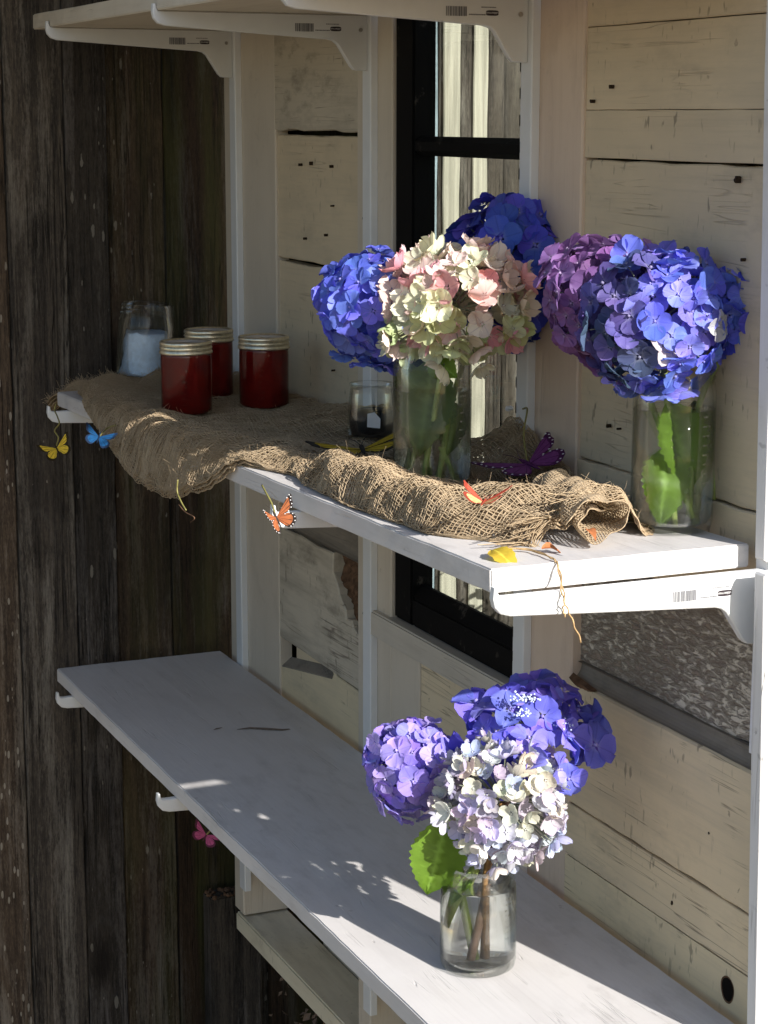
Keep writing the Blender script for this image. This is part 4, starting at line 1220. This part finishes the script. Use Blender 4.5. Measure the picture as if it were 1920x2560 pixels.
# leaves in the near vase
mb = hy['bright blue hydrangea in the middle of the near vase']
leaf_px(mb, (1440, 965), (1430, 1135), d2 - 0.020, d2 - 0.030, S(104, d2), 9, bend=0.1, fold=0.2, n_add=(0.5, 0.2, 0))
leaf_px(mb, (1440, 865), (1500, 1060), d2 - 0.026, d2 - 0.010, S(116, d2), 10, bend=0.12, fold=0.5, n_add=(0.5, 0.4, 0))
leaf_px(mb, (1500, 865), (1525, 1010), d2 + 0.008, d2 + 0.01, S(80, d2), 11, mat='leaf_dark', bend=0.1)
# extra leaf stub and stem pieces
for (lab, px0, py0, px1, py1, dd, rr, mat) in (('bright blue hydrangea in the middle of the near vase', 1545, 770, 1540, 1080, d2 + 0.012, 0.0030, 'stem'),
                                               ('pink and cream hydrangea in front, over the burlap vase', 900, 960, 868, 1045, d1 - 0.01, 0.003, 'stem'),
                                               ('pink and cream hydrangea in front, over the burlap vase', 950, 965, 985, 1055, d1 - 0.012, 0.003, 'stem')):
    f = Vector(hy[lab].location)
    p0, p1 = Vector(Pd(px0, py0, dd)) - f, Vector(Pd(px1, py1, dd)) - f
    tube('side_stem', curve_pts([p0, (p0 + p1) / 2 + Vector((0.002, 0.002, 0)), p1], 6), rr, M[mat], hy[lab], 8)
f = Vector(cr.location)
tube('side_stem', [Vector(Pd(1035, 1860, d0 - 0.015)) - f, Vector(Pd(1005, 1915, d0 - 0.018)) - f, Vector(Pd(970, 2000, d0 - 0.02)) - f], [0.006, 0.0065, 0.0045], M['stem'], cr, 10)
leaf_px(cr, (1020, 1885), (975, 1960), d0 - 0.022, d0 - 0.030, S(26, d0), 12, mat='leaf', bend=0.1)

# ------------------------------------------------------------------ burlap runner (woven threads)
SEC = [  # x, then (y, z above shelf) from back to front
    (-1.735, [(-0.06, -0.030), (-0.10, -0.020), (-0.15, -0.018), (-0.20, -0.020), (-0.25, -0.032), (-0.28, -0.050)]),
    (-1.660, [(-0.03, 0.006), (-0.09, 0.014), (-0.15, 0.010), (-0.21, 0.014), (-0.26, 0.002), (-0.292, -0.018)]),
    (-1.600, [(-0.02, 0.020), (-0.09, 0.030), (-0.15, 0.014), (-0.21, 0.022), (-0.245, 0.012), (-0.262, 0.003)]),
    (-1.520, [(-0.01, 0.026), (-0.08, 0.030), (-0.15, 0.010), (-0.22, 0.018), (-0.258, 0.016), (-0.276, 0.002)]),
    (-1.430, [(0.00, 0.018), (-0.08, 0.010), (-0.15, 0.006), (-0.22, 0.012), (-0.275, 0.014), (-0.296, 0.002)]),
    (-1.280, [(0.00, 0.016), (-0.08, 0.008), (-0.15, 0.006), (-0.22, 0.010), (-0.296, 0.012), (-0.318, -0.020)]),
    (-1.130, [(0.00, 0.016), (-0.08, 0.008), (-0.15, 0.006), (-0.22, 0.008), (-0.298, 0.014), (-0.328, -0.050)]),
    (-0.980, [(0.00, 0.030), (-0.08, 0.012), (-0.15, 0.010), (-0.22, 0.012), (-0.300, 0.014), (-0.332, -0.062)]),
    (-0.860, [(0.00, 0.034), (-0.08, 0.016), (-0.15, 0.008), (-0.22, 0.014), (-0.298, 0.012), (-0.328, -0.055)]),
    (-0.770, [(0.00, 0.018), (-0.08, 0.006), (-0.15, 0.008), (-0.21, 0.016), (-0.285, 0.014), (-0.318, -0.028)]),
    (-0.690, [(0.00, 0.014), (-0.07, 0.006), (-0.14, 0.010), (-0.20, 0.018), (-0.265, 0.022), (-0.298, 0.008)]),
    (-0.600, [(0.00, 0.030), (-0.06, 0.010), (-0.12, 0.010), (-0.18, 0.020), (-0.235, 0.022), (-0.270, 0.004)]),
    (-0.510, [(0.00, 0.064), (-0.05, 0.026), (-0.10, 0.006), (-0.18, 0.018), (-0.245, 0.034), (-0.280, 0.003)]),
    (-0.420, [(0.00, 0.040), (-0.05, 0.012), (-0.10, 0.006), (-0.19, 0.024), (-0.252, 0.046), (-0.286, 0.003)]),
    (-0.330, [(-0.01, 0.014), (-0.05, 0.006), (-0.12, 0.008), (-0.20, 0.024), (-0.255, 0.042), (-0.286, 0.003)]),
    (-0.250, [(-0.02, 0.016), (-0.06, 0.008), (-0.12, 0.010), (-0.19, 0.024), (-0.250, 0.040), (-0.283, 0.003)]),
    (-0.170, [(-0.03, 0.010), (-0.07, 0.020), (-0.12, 0.030), (-0.18, 0.036), (-0.240, 0.040), (-0.276, 0.003)]),
    (-0.110, [(-0.05, 0.006), (-0.08, 0.034), (-0.12, 0.050), (-0.165, 0.046), (-0.210, 0.032), (-0.240, 0.003)]),
    (-0.070, [(-0.07, 0.004), (-0.09, 0.030), (-0.12, 0.046), (-0.155, 0.040), (-0.190, 0.024), (-0.215, 0.003)])]
SX = np.array([s[0] for s in SEC]); SP = np.array([s[1] for s in SEC])   # (n,6,2)
def catmull(tab, f):
    """tab (n, ...) sampled at float index f (...)"""
    n = len(tab)
    i = np.clip(np.floor(f).astype(int), 0, n - 2); t = (f - i)
    g = lambda k: tab[np.clip(k, 0, n - 1)]
    a, b, c, d = g(i - 1), g(i), g(i + 1), g(i + 2)
    while t.ndim < a.ndim: t = t[..., None]
    return 0.5 * (2 * b + (c - a) * t + (2 * a - 5 * b + 4 * c - d) * t ** 2 + (-a + 3 * b - 3 * c + d) * t ** 3)
def vnoise(p, seed):
    """cheap smooth noise from summed sines, p (...,2)"""
    r = np.random.default_rng(seed); out = 0
    for k in range(7):
        w = r.normal(size=2) * (1 + k * 0.55); ph = r.uniform(0, 6.28)
        out = out + np.sin(p[..., 0] * w[0] + p[..., 1] * w[1] + ph) / (1 + 0.35 * k)
    return out / 2.6
def cloth(u, v, layer):
    """u: section index 0..n-1 (float), v: 0..1 across -> xyz"""
    A = catmull(SP, u)                        # (...,6,2)
    x = catmull(SX, u)
    f = v * 5.0
    i = np.clip(np.floor(f).astype(int), 0, 4); t = f - i
    take = lambda k: np.take_along_axis(A, np.clip(k, 0, 5)[..., None, None].repeat(2, -1), axis=-2)[..., 0, :]
    a, b, c, d = take(i - 1), take(i), take(i + 1), take(i + 2); t = t[..., None]
    yz = 0.5 * (2 * b + (c - a) * t + (2 * a - 5 * b + 4 * c - d) * t ** 2 + (-a + 3 * b - 3 * c + d) * t ** 3)
    y, z = yz[..., 0].copy(), yz[..., 1].copy()
    pq = np.stack([x * 22, v * 9], -1)
    near = np.clip((x + 0.75) / 0.35, 0, 1)          # the near half is gathered: more, finer wrinkles
    amp = 0.0045 + 0.0040 * near
    z = z + amp * vnoise(pq, 3) + (0.0016 + 0.0014 * near) * vnoise(pq * np.array([3.0, 2.2]), 11)
    z = z + 0.0022 * near * np.sin(v * 21 + x * 26 + 2 * np.sin(x * 17))
    x = x + 0.006 * vnoise(pq * 0.8, 21); y = y + 0.004 * vnoise(pq * 1.3, 31)
    z = z - 0.0045 * layer; x = x + 0.0026 * layer; y = y + 0.002 * layer
    zs = ZM - 0.030 * np.clip(0.0145 - x, 0, None) / 1.6145
    over = (y > -0.298) & (x > -1.606)
    z = np.where(over, np.maximum(z, 0.0036 - 0.0011 * layer), z)
    y = np.where((~over) & (y < -0.285) & (x > -1.606), np.minimum(y, -0.300), y)
    return np.stack([x, y, zs + z], -1)
def threads(lines, rad, sides=3):
    """lines: list of (m,3) arrays -> V, F arrays of thin tubes"""
    VV, FF = [], []; off = 0
    for P in lines:
        m = len(P)
        if m < 3: continue
        T = np.gradient(P, axis=0); T /= np.linalg.norm(T, axis=1, keepdims=True) + 1e-9
        ref = np.array([0.31, 0.22, 0.93]) if abs(T[:, 2]).mean() < 0.8 else np.array([0.9, 0.3, 0.1])
        A = np.cross(T, ref); A /= np.linalg.norm(A, axis=1, keepdims=True) + 1e-9
        B = np.cross(T, A)
        r = rad * (0.75 + 0.5 * rng.random(m))[:, None]
        ring = np.stack([P + r * (math.cos(w) * A + math.sin(w) * B) for w in np.arange(sides) * 2 * math.pi / sides], 1)
        VV.append(ring.reshape(-1, 3))
        i = np.arange(m - 1)[:, None] * sides; k = np.arange(sides)[None]; k2 = (k + 1) % sides
        FF.append((np.stack([i + k, i + k2, i + sides + k2, i + sides + k], -1).reshape(-1, 4)) + off)
        off += m * sides
    return np.concatenate(VV), np.concatenate(FF)
def fast_mesh(name, V, Q, mat):
    me = bpy.data.meshes.new(name)
    me.vertices.add(len(V)); me.vertices.foreach_set('co', V.astype(np.float32).ravel())
    me.loops.add(Q.size); me.loops.foreach_set('vertex_index', Q.astype(np.int32).ravel())
    me.polygons.add(len(Q)); me.polygons.foreach_set('loop_start', np.arange(0, Q.size, 4, dtype=np.int32))
    me.polygons.foreach_set('loop_total', np.full(len(Q), 4, dtype=np.int32))
    me.update(calc_edges=True); me.validate()
    me.materials.append(mat); smooth(me)
    return me
nsec = len(SEC)
# section index as a function of arclength along x, so threads are evenly spaced
def weave(layer, pitch):
    xs = np.linspace(SX[0], SX[-1], 800)
    uu = np.interp(xs, SX, np.arange(nsec))
    lines = []
    nw = int(0.36 / pitch)
    for k in range(nw + 1):
        v = np.full(len(xs[::2]), k / nw) + 0.0015 * rng.normal(size=len(xs[::2])).cumsum() * 0.12
        s0 = rng.integers(0, 10); s1 = len(xs[::2]) - rng.integers(0, 6)
        P = cloth(uu[::2], np.clip(v, 0, 1), layer)
        P[:, 2] += 0.0005 * np.sin(np.arange(len(P)) * math.pi * 0.5 + k * math.pi)
        lines.append(P[s0:s1])
    nt = int((SX[-1] - SX[0]) / pitch * 1.12)
    for k in range(nt + 1):
        x = SX[0] + (SX[-1] - SX[0]) * k / nt
        u = np.interp(x, SX, np.arange(nsec))
        v = np.linspace(0 + 0.01 * rng.random(), 1 - 0.01 * rng.random(), 64)
        du = 0.03 * np.sin(v * 9 + k * 0.05) + 0.008 * rng.normal(size=64).cumsum() * 0.12
        P = cloth(np.clip(u + du, 0, nsec - 1.001), v, layer)
        P[:, 2] += 0.0005 * np.sin(np.arange(64) * math.pi * 0.5 + k * math.pi)
        lines.append(P)
    return lines
L1 = weave(0, 0.0047)
L2 = weave(1, 0.0050)
L3 = weave(2, 0.0053)
V, Q = threads(L1 + L2 + L3, 0.00075)
runner = thing('burlap_runner', (-0.8, -0.15, ZM), 'loose woven tan burlap draped and bunched along the middle shelf', 'cloth')
RO = np.array([-0.8, -0.15, ZM])
o = bpy.data.objects.new('weave', fast_mesh('weave', V - RO, Q, M['burlap'])); link(o, runner); tag(o, kind='stuff')
# fringe at the far end, loose threads at the near end and along the edges
lines = []
for k in range(110):
    v = rng.random()
    p = cloth(np.array([0.05]), np.array([v]), 0)[0]
    ln = rng.uniform(0.02, 0.055)
    dirv = np.array([-0.5 + rng.normal() * 0.25, -0.45 + rng.normal() * 0.3, -0.7 + rng.normal() * 0.2])
    s = np.linspace(0, 1, 8)[:, None]
    lines.append(p + dirv * ln * s + np.array([0, 0, -0.012]) * s ** 2 + 0.0015 * rng.normal(size=(8, 3)) * s)
for k in range(60):
    v = 0.45 + 0.55 * rng.random()
    p = cloth(np.array([nsec - 1.05]), np.array([v]), 0)[0]
    ln = rng.uniform(0.012, 0.045)
    dirv = np.array([0.1 + rng.normal() * 0.3, -0.8 + rng.normal() * 0.4, 0.0 + rng.normal() * 0.15])
    s = np.linspace(0, 1, 8)[:, None]
    P = p + dirv * ln * s + 0.004 * np.sin(s * 5 + k) * np.array([0.4, 0.5, 0.3])
    P[:, 2] = np.maximum(P[:, 2], ZM + 0.0012)
    lines.append(P)
for k in range(6000):      # short fuzz standing off the cloth
    u = 0.1 + (nsec - 1.2) * rng.random() ** 2.6; v = rng.random()
    p = cloth(np.array([u]), np.array([v]), 0)[0]
    ln = rng.uniform(0.004, 0.013)
    dirv = rng.normal(size=3); dirv[2] = abs(dirv[2]) * 0.6; dirv /= np.linalg.norm(dirv)
    cv = rng.normal(size=3) * 0.4
    s = np.linspace(0, 1, 4)[:, None]
    lines.append(p + (dirv * s + cv * s * s) * ln)
Vf, Qf = threads(lines[:170], 0.0006)
Vg, Qg = threads(lines[170:], 0.00022)
V = np.concatenate([Vf, Vg]); Q = np.concatenate([Qf, Qg + len(Vf)])
o = bpy.data.objects.new('loose_fibres', fast_mesh('loose_fibres', V - RO, Q, M['burlap'])); link(o, runner); tag(o, kind='stuff')
# the rolled end: a loose scroll whose mouth faces the near end
lines = []
ra, rb = np.array([-0.215, -0.095, ZM + 0.026]), np.array([-0.032, -0.150, ZM + 0.026])
axd = (rb - ra) / np.linalg.norm(rb - ra)
sd = np.cross(axd, [0, 0, 1]); sd /= np.linalg.norm(sd)
upv = np.cross(sd, axd)
def roll(s, w):
    rr = 0.031 - 0.0022 * w + 0.003 * np.sin(w * 2 + s * 9) + 0.0022 * np.sin(w * 5 + s * 21)
    rr = rr * (0.80 + 0.22 * s) * (1 + 0.09 * np.sin(w * 3.1 + s * 5) * s)
    base = ra[None] + (rb - ra)[None] * s[:, None]
    P = base + sd[None] * (rr * np.cos(w) * 1.18)[:, None] + upv[None] * (rr * np.sin(w) * 0.85)[:, None]
    P = P + axd[None] * (0.012 * np.sin(w * 1.3 + 1))[:, None] * (s ** 2)[:, None]
    P[:, 2] = np.maximum(P[:, 2], ZM + 0.0012)
    return P
for k in range(72):
    w = 8.3 * k / 71
    s = np.linspace(0, 1, 44); lines.append(roll(s, np.full(44, w) + 0.04 * np.sin(s * 13 + k)))
for k in range(46):
    s = k / 45
    w = np.linspace(0, 8.3, 120); lines.append(roll(np.full(120, s) + 0.006 * np.sin(w * 6 + k), w))
V, Q = threads(lines, 0.00078)
o = bpy.data.objects.new('rolled_end', fast_mesh('rolled_end', V - RO, Q, M['burlap'])); link(o, runner); tag(o, kind='stuff')

# ------------------------------------------------------------------ twine hanging over the near end
p0 = on_mid(1090, 1185, 0.004); p1 = on_mid(1140, 1188, 0.0035); p2 = on_mid(1190, 1205, 0.003)
pe = Vector(Px(1205, 1224, 0.020)); p4 = Vector(Px(1216, 1290, 0.047)); p5 = Vector(Px(1232, 1330, 0.047)); p6 = Vector(Px(1256, 1388, 0.046))
cp = curve_pts([p0, p1, p2, pe, p4, p5, p6], 10)
t = thing('twine', p2, 'frayed brown twine hanging over the near end of the middle shelf', 'string')
tube('strand', [p - p2 + Vector((0.0008 * math.sin(i * 1.1), 0.0008 * math.cos(i * 1.1), 0)) for i, p in enumerate(cp)], 0.00085, M['twine'], t, 5)
cp2 = curve_pts([p0, p1 + Vector((0, 0.002, 0)), p2, pe + Vector((0.001, 0, 0)), p4 + Vector((0.001, 0.001, 0)), Vector(Px(1216, 1318, 0.048)), Vector(Px(1222, 1334, 0.048))], 10)
tube('strand', [p - p2 + Vector((0.0008 * math.cos(i * 1.1), -0.0008 * math.sin(i * 1.1), 0.0004)) for i, p in enumerate(cp2)], 0.0008, M['twine'], t, 5)
# dry strand hanging under the burlap lip
q0 = Vector(Py(385, 1040, -0.334)); qs = [(385, 1040), (386, 1066), (396, 1092), (404, 1104)]
t = thing('twig', q0, 'thin yellowish strand and dark twig hanging under the burlap lip', 'twig')
tube('strand', curve_pts([Vector(Py(x, y, -0.334)) - q0 for x, y in ((384, 1036), (383, 1062), (392, 1085), (402, 1102))], 6), 0.0011, M['wire'], t, 5)
tube('twig_tip', curve_pts([Vector(Py(x, y, -0.334)) - q0 for x, y in ((386, 1090), (400, 1106), (420, 1118), (412, 1128))], 5), [0.0008] * 15 + [0.0008], M['rot'], t, 5)

# ------------------------------------------------------------------ butterflies
def wing_mesh(outline, thick, edge_w, base):
    """outline in the wing's plane (u,v); ring of border faces then an inner field"""
    n = len(outline)
    bx = base
    V, Fc, mi = [], [], []
    inner = [(bx[0] + (u - bx[0]) * (1 - edge_w), bx[1] + (v - bx[1]) * (1 - edge_w)) for u, v in outline]
    for z in (thick / 2, -thick / 2):
        V += [(u, v, z + 0.10 * (abs(v) ** 2)) for u, v in outline]
        V += [(u, v, z + 0.10 * (abs(v) ** 2)) for u, v in inner]
        V += [(bx[0], bx[1], z)]
    m = 2 * n + 1
    for side in (0, 1):
        o = side * m
        for i in range(n):
            j_ = (i + 1) % n
            f = (o + i, o + j_, o + n + j_, o + n + i)
            Fc.append(f if side == 0 else f[::-1]); mi.append(1)
            f = (o + n + i, o + n + j_, o + 2 * n)
            Fc.append(f if side == 0 else f[::-1]); mi.append(0)
    for i in range(n):
        j_ = (i + 1) % n
        Fc.append((i, m + i, m + j_, j_)); mi.append(1)
    return V, Fc, mi
FORE = [(0.02, 0.03), (0.10, 0.14), (0.26, 0.30), (0.44, 0.46), (0.60, 0.58), (0.72, 0.66), (0.74, 0.58), (0.66, 0.52), (0.60, 0.44), (0.52, 0.40), (0.42, 0.34), (0.30, 0.26), (0.14, 0.13), (0.03, 0.06)]
FORE = [(0.00, 0.03), (0.10, 0.16), (0.22, 0.34), (0.34, 0.52), (0.46, 0.68), (0.52, 0.80), (0.44, 0.82), (0.34, 0.76), (0.22, 0.74), (0.12, 0.66), (0.04, 0.52), (0.00, 0.36), (-0.02, 0.18), (-0.03, 0.05)]
HIND = [(-0.02, 0.03), (0.00, 0.18), (0.00, 0.34), (-0.02, 0.50), (-0.10, 0.60), (-0.22, 0.62), (-0.34, 0.56), (-0.42, 0.44), (-0.46, 0.34), (-0.44, 0.24), (-0.36, 0.16), (-0.24, 0.08), (-0.10, 0.02)]
def butterfly(label, loc, span, X, N, cw, ce, fold=0.35, cw2=None, dots=None, wire=None, asym=0.0):
    """X: heading of the body, N: up normal of the insect"""
    X = Vector(X).normalized(); N = Vector(N).normalized()
    Y = N.cross(X).normalized(); N = X.cross(Y)
    t = thing('butterfly', loc, label, 'butterfly', 'feather butterflies on wires')
    mw = plain('wing_colour', cw, 0.7, 0.2, 0, 0.18, 220); me_ = plain('wing_border', ce, 0.7, 0.2, 0, 0.2)
    mw2 = plain('hind_colour', cw2, 0.7, 0.2, 0, 0.18, 220) if cw2 else mw
    R3 = Matrix((X, Y, N)).transposed()
    s = span / 1.6
    for sy in (1, -1):
        ang = (fold + asym * sy) * sy
        rot = Matrix.Rotation(ang, 3, 'X')
        for nm, out, mm_, dz in (('fore_wing', FORE, mw, 0.012), ('hind_wing', HIND, mw2, 0.0)):
            pts = [(u, v * sy) for u, v in out]
            V, Fc, mi = wing_mesh(pts, 0.012, 0.17, (0.0, 0.02 * sy))
            V = [R3 @ (rot @ Vector((a_, b_, c_ + dz)) * s) for a_, b_, c_ in V]
            w = obj_np(nm, V, Fc, [mm_, me_], t, mats=mi)
            # veins, thin dark strips just proud of the wing
            bm = bmesh.new()
            n = len(pts)
            for i in (2, 4, 6, 8, 10):
                u, v = pts[min(i, n - 1)]
                d_ = Vector((u, v, 0)); pd = Vector((-v, u, 0)).normalized() * 0.010
                q = [Vector((0.02 * u, 0.02 * v + 0.02 * sy, 0)) , d_ * 0.86 - pd, d_ * 0.86 + pd]
                for zz_ in (0.0085, -0.0085):
                    bm.faces.new([bm.verts.new(R3 @ (rot @ Vector((p.x, p.y, zz_ + dz + 0.10 * p.y * p.y)) * s)) for p in q])
            if dots:
                for i in range(1, n):
                    u, v = pts[i]
                    if abs(v) < 0.3: continue
                    for zz_ in (0.0095,):
                        c = Vector((u * 0.94, v * 0.94, zz_ + dz + 0.10 * (v * .94) ** 2))
                        f = bm.faces.new([bm.verts.new(R3 @ (rot @ (c + Vector((0.022 * math.cos(k), 0.022 * math.sin(k), 0))) * s)) for k in (0, 1.26, 2.51, 3.77, 5.03)])
                        f.material_index = 1
            obj_bm('vein', bm, [me_, M['print_white']], w)
    body = [R3 @ Vector((x_, 0, 0.02)) * s for x_ in (0.24, 0.16, 0.04, -0.12, -0.28, -0.36)]
    tube('body', body, [0.014 * s, 0.034 * s, 0.040 * s, 0.034 * s, 0.024 * s, 0.008 * s], me_, t, 8)
    for sy in (1, -1):
        tube('antenna', [R3 @ Vector(p) * s for p in ((0.22, 0.01 * sy, 0.03), (0.36, 0.06 * sy, 0.07), (0.52, 0.14 * sy, 0.08))], 0.006 * s, me_, t, 4)
    if wire:
        tube('wire', curve_pts([Vector(p) - Vector(loc) for p in wire], 8), 0.0012, M['wire'], t, 5)
    return t
cdir = lambda p: TOCAM(p)
Zv = Vector((0, 0, 1))
p = Vector(Py(122, 968, -0.335))
butterfly('yellow butterfly dangling from a wire below the far end of the middle shelf', p, 0.058, Zv * 0.8 + Vector(RGT) * -0.35, cdir(p), (0.72, 0.52, 0.05), (0.03, 0.022, 0.01), 0.30,
          wire=[p + Vector((0, 0, 0.004)), Vector(Py(126, 945, -0.335)), Vector(Py(118, 930, -0.338)), Vector(Py(128, 915, -0.338)), Vector(Py(124, 900, -0.334)), Vector(Py(118, 885, -0.330)), Vector(Py(121, 872, -0.328))])
p = Vector(Py(214, 943, -0.350))
butterfly('small bright blue butterfly hanging below the middle shelf', p, 0.050, Zv * 0.8 + Vector(RGT) * 0.3, cdir(p), (0.006, 0.065, 0.18), (0.008, 0.02, 0.05), 0.25,
          wire=[p, Vector(Py(232, 925, -0.322)), Vector(Py(250, 918, -0.316))])
p = Vector(Py(596, 1118, -0.340))
butterfly('orange and black butterfly clinging to the middle bracket tip', p, 0.060, Zv * 0.8 + Vector(RGT) * -0.4, cdir(p) + Vector(RGT) * 0.5, (0.40, 0.13, 0.05), (0.03, 0.022, 0.02), 0.75, dots=True,
          wire=[p, Vector(Py(588, 1090, -0.338)), Vector(Py(575, 1065, -0.335)), Vector(Py(566, 1048, -0.330))])
p = Vector(Py(446, 1803, -0.26))
butterfly('pink butterfly half hidden under the front edge of the bottom shelf', p, 0.050, Zv * 0.7 + Vector(RGT) * 0.4, cdir(p), (0.42, 0.08, 0.20), (0.10, 0.02, 0.05), 0.2,
          wire=[p, Vector(Py(458, 1790, -0.258)), Vector(Py(470, 1770, -0.255))])
p = on_mid(783, 972, 0.026)
butterfly('yellow and black butterfly lying flat on the shaded burlap', p, 0.135, Vector((-0.95, 0.30, 0.05)), Vector((0.55, -0.30, 0.8)), (0.55, 0.36, 0.02), (0.014, 0.012, 0.012), 0.10)
p = on_mid(1140, 1003, 0.030)
butterfly('large purple butterfly resting on burlap behind the near bunch', p, 0.112, Vector((-0.98, -0.12, 0.12)), Vector((0.40, -0.2, 0.9)), (0.19, 0.045, 0.18), (0.075, 0.014, 0.07), 0.12, dots=True,
          wire=[p, p + Vector((-0.03, 0.01, 0.03)), p + Vector((-0.06, 0.03, 0.055)), p + Vector((-0.10, 0.045, 0.05))])
p = on_mid(1045, 1085, 0.046)
butterfly('red butterfly tucked in the sunlit burlap', p, 0.058, Vector((-0.6, 0.5, 0.1)), Vector((0.6, -0.45, 0.8)), (0.66, 0.10, 0.06), (0.30, 0.05, 0.03), 0.45, cw2=(0.72, 0.46, 0.20))

# ------------------------------------------------------------------ small things
p = on_mid(1062, 1196, 0.003); q_ = on_mid(1109, 1212, 0.004)
me = leaf_mesh((q_ - p).length, 0.024, 0.5, 0.15, 61, 6); me.materials.append(M['yellow_leaf'])
o = bpy.data.objects.new('fallen_leaf', me); link(o)
x_ = (q_ - p).normalized(); z_ = Vector((0.45, -0.2, 0.9)).normalized(); y_ = z_.cross(x_).normalized(); z_ = x_.cross(y_)
o.matrix_world = Matrix(((x_.x, y_.x, z_.x, p.x), (x_.y, y_.y, z_.y, p.y), (x_.z, y_.z, z_.z, p.z + 0.004), (0, 0, 0, 1)))
tag(o, 'yellow fallen leaf on the sunlit front of the middle shelf', 'leaf')
for i, (px, py, lift, lab) in enumerate(((1268, 1145, 0.03, 'reddish dry leaf scrap caught in the mouth of the burlap roll'), (1170, 1185, 0.006, 'brown dry leaf crumb under the frayed burlap end'),
                                         (1372, 1098, 0.012, 'brown dry leaf scrap between the burlap and the near vase'), (1300, 992, 0.02, 'dark curled dry leaf on the shelf behind the burlap'))):
    p = on_mid(px, py, lift)
    me = leaf_mesh(0.016 + 0.004 * (i % 3), 0.010, 0.9, 0.5, 70 + i, 5); me.materials.append(M['dry'])
    o = bpy.data.objects.new('dry_leaf', me); link(o); o.location = p; o.rotation_euler = (0.4 * i, -0.2, 1.3 * i)
    tag(o, lab, 'dry leaf')
p = Vector(Py(1100, 882, -0.004))
bm = bmesh.new()
bmesh.ops.create_icosphere(bm, subdivisions=2, radius=0.0055)
for v in bm.verts:
    v.co = Vector((v.co.x * 1.7 + v.co.z * 0.6, v.co.y * 0.5, v.co.z * 0.7)) * (1 + 0.5 * mnoise.noise(v.co * 400))
o = obj_bm('fluff', bm, M['print_white'], None); o.location = p
tag(o, 'scrap of white fluff stuck to the window track', 'fluff')

# ------------------------------------------------------------------ below the bottom shelf
bx0 = Px(455, 1950, -1.66); bx1 = Px(563, 1950, -1.66)
zt = float(Px(500, 1935, -1.66)[2])
t = thing('wood_post', (-1.66, float(bx0[1]), GZ), 'weathered grey timber block standing under the far end of the wall', 'post')
hh = zt - GZ
bm = bmesh.new(); bm_box(bm, (-0.045, 0.0, 0.0), (0.0, float(bx1[1] - bx0[1]), hh), 0.003)
obj_bm('block', bm, M['fence_grey'], t)
out = [(0.002, 0.0015), (0.03, 0.0), (0.07, 0.0), (float(bx1[1] - bx0[1]) - 0.003, 0.0)]
bm = bmesh.new()
R = random.Random(3)
for i in range(60):
    r_ = bmesh.ops.create_icosphere(bm, subdivisions=1, radius=R.uniform(0.002, 0.006))
    bmesh.ops.translate(bm, vec=(R.uniform(-0.04, 0.0), R.uniform(0.0, 0.09), hh + 0.001), verts=r_['verts'])
tag(obj_bm('moss', bm, M['rot'], t), kind='stuff')
# dried flowers and teal cloth in the dark under the wall
pc = Vector((-1.26, 0.16, GZ))
t = thing('dried_flowers', pc, 'bunch of dried pinkish flowers standing in the dark under the wall', 'dried flowers')
VV, FF = [], []
R = random.Random(17)
for i in range(900):
    c = Vector((R.gauss(0.0, 0.16), R.gauss(0, 0.05), R.uniform(0.02, 0.22)))
    s = R.uniform(0.004, 0.011)
    n_ = Vector((R.gauss(0, 1), R.gauss(0, 1), R.gauss(0, 1))).normalized(); a_ = n_.orthogonal().normalized(); b_ = n_.cross(a_)
    k = len(VV)
    VV += [c + a_ * s, c + b_ * s * 0.6 + n_ * s * .3, c - a_ * s, c - b_ * s * 0.6 + n_ * s * .3]; FF.append((k, k + 1, k + 2, k + 3))
tag(obj_np('petals', VV, FF, M['dried'], t), kind='stuff')
VV, FF = [], []
for i in range(26):
    x0 = R.gauss(0, 0.13)
    V_, F_ = tube_geo([(x0 * 0.4, R.uniform(-.03, .03), 0), (x0 * 0.8, R.uniform(-.04, .04), 0.1), (x0, R.uniform(-.05, .05), 0.2)], 0.0015, 4)
    k = len(VV); VV += V_; FF += [tuple(x + k for x in f_) for f_ in F_]
tag(obj_np('stalks', VV, FF, M['stem_brown'], t), kind='stuff')
pc = Vector((-1.45, 0.17, GZ))
VV, FF = [], []
for j_ in range(13):
    for i in range(17):
        a_ = -0.02 + 0.24 * i / 16; z = 0.24 * j_ / 12
        VV.append((a_, 0.015 * math.sin(i * 1.3) * (1.2 - j_ / 14) + 0.01 * math.sin(j_ * 0.8 + i), z + 0.01 * math.sin(i * 0.9)))
for j_ in range(12):
    for i in range(16):
        k = j_ * 17 + i; FF.append((k, k + 1, k + 18, k + 17))
o = obj_np('teal_cloth', VV, FF, M['teal'], None, sm=True); o.location = pc
tag(o, 'dark teal cloth hanging in folds behind the dried flowers', 'cloth')
# a leafy shrub by the fence behind the wall, seen through the window
pc = Vector((-1.35, 0.62, GZ))
t = thing('shrub', pc, 'green leafy shrub behind the wall, seen through the bottom of the window', 'shrub')
VV, FF = [], []
for i in range(1500):
    c = Vector((R.gauss(0, 0.08), R.gauss(0, 0.07), 0.50 + R.gauss(0, 0.24)))
    if c.z < 0.05: continue
    s = R.uniform(0.012, 0.028)
    n_ = Vector((R.gauss(0, 1), R.gauss(0, 1), R.gauss(0, 1) + 0.5)).normalized(); a_ = n_.orthogonal().normalized(); b_ = n_.cross(a_)
    k = len(VV)
    VV += [c + a_ * s, c + b_ * s * 0.5, c - a_ * s, c - b_ * s * 0.5]; FF.append((k, k + 1, k + 2, k + 3))
obj_np('crown', VV, FF, M['shrub'], t)
tube('trunk', [(0, 0, 0), (0.01, 0, 0.2), (0, 0.01, 0.5)], [0.015, 0.012, 0.005], M['stem_brown'], t, 8)
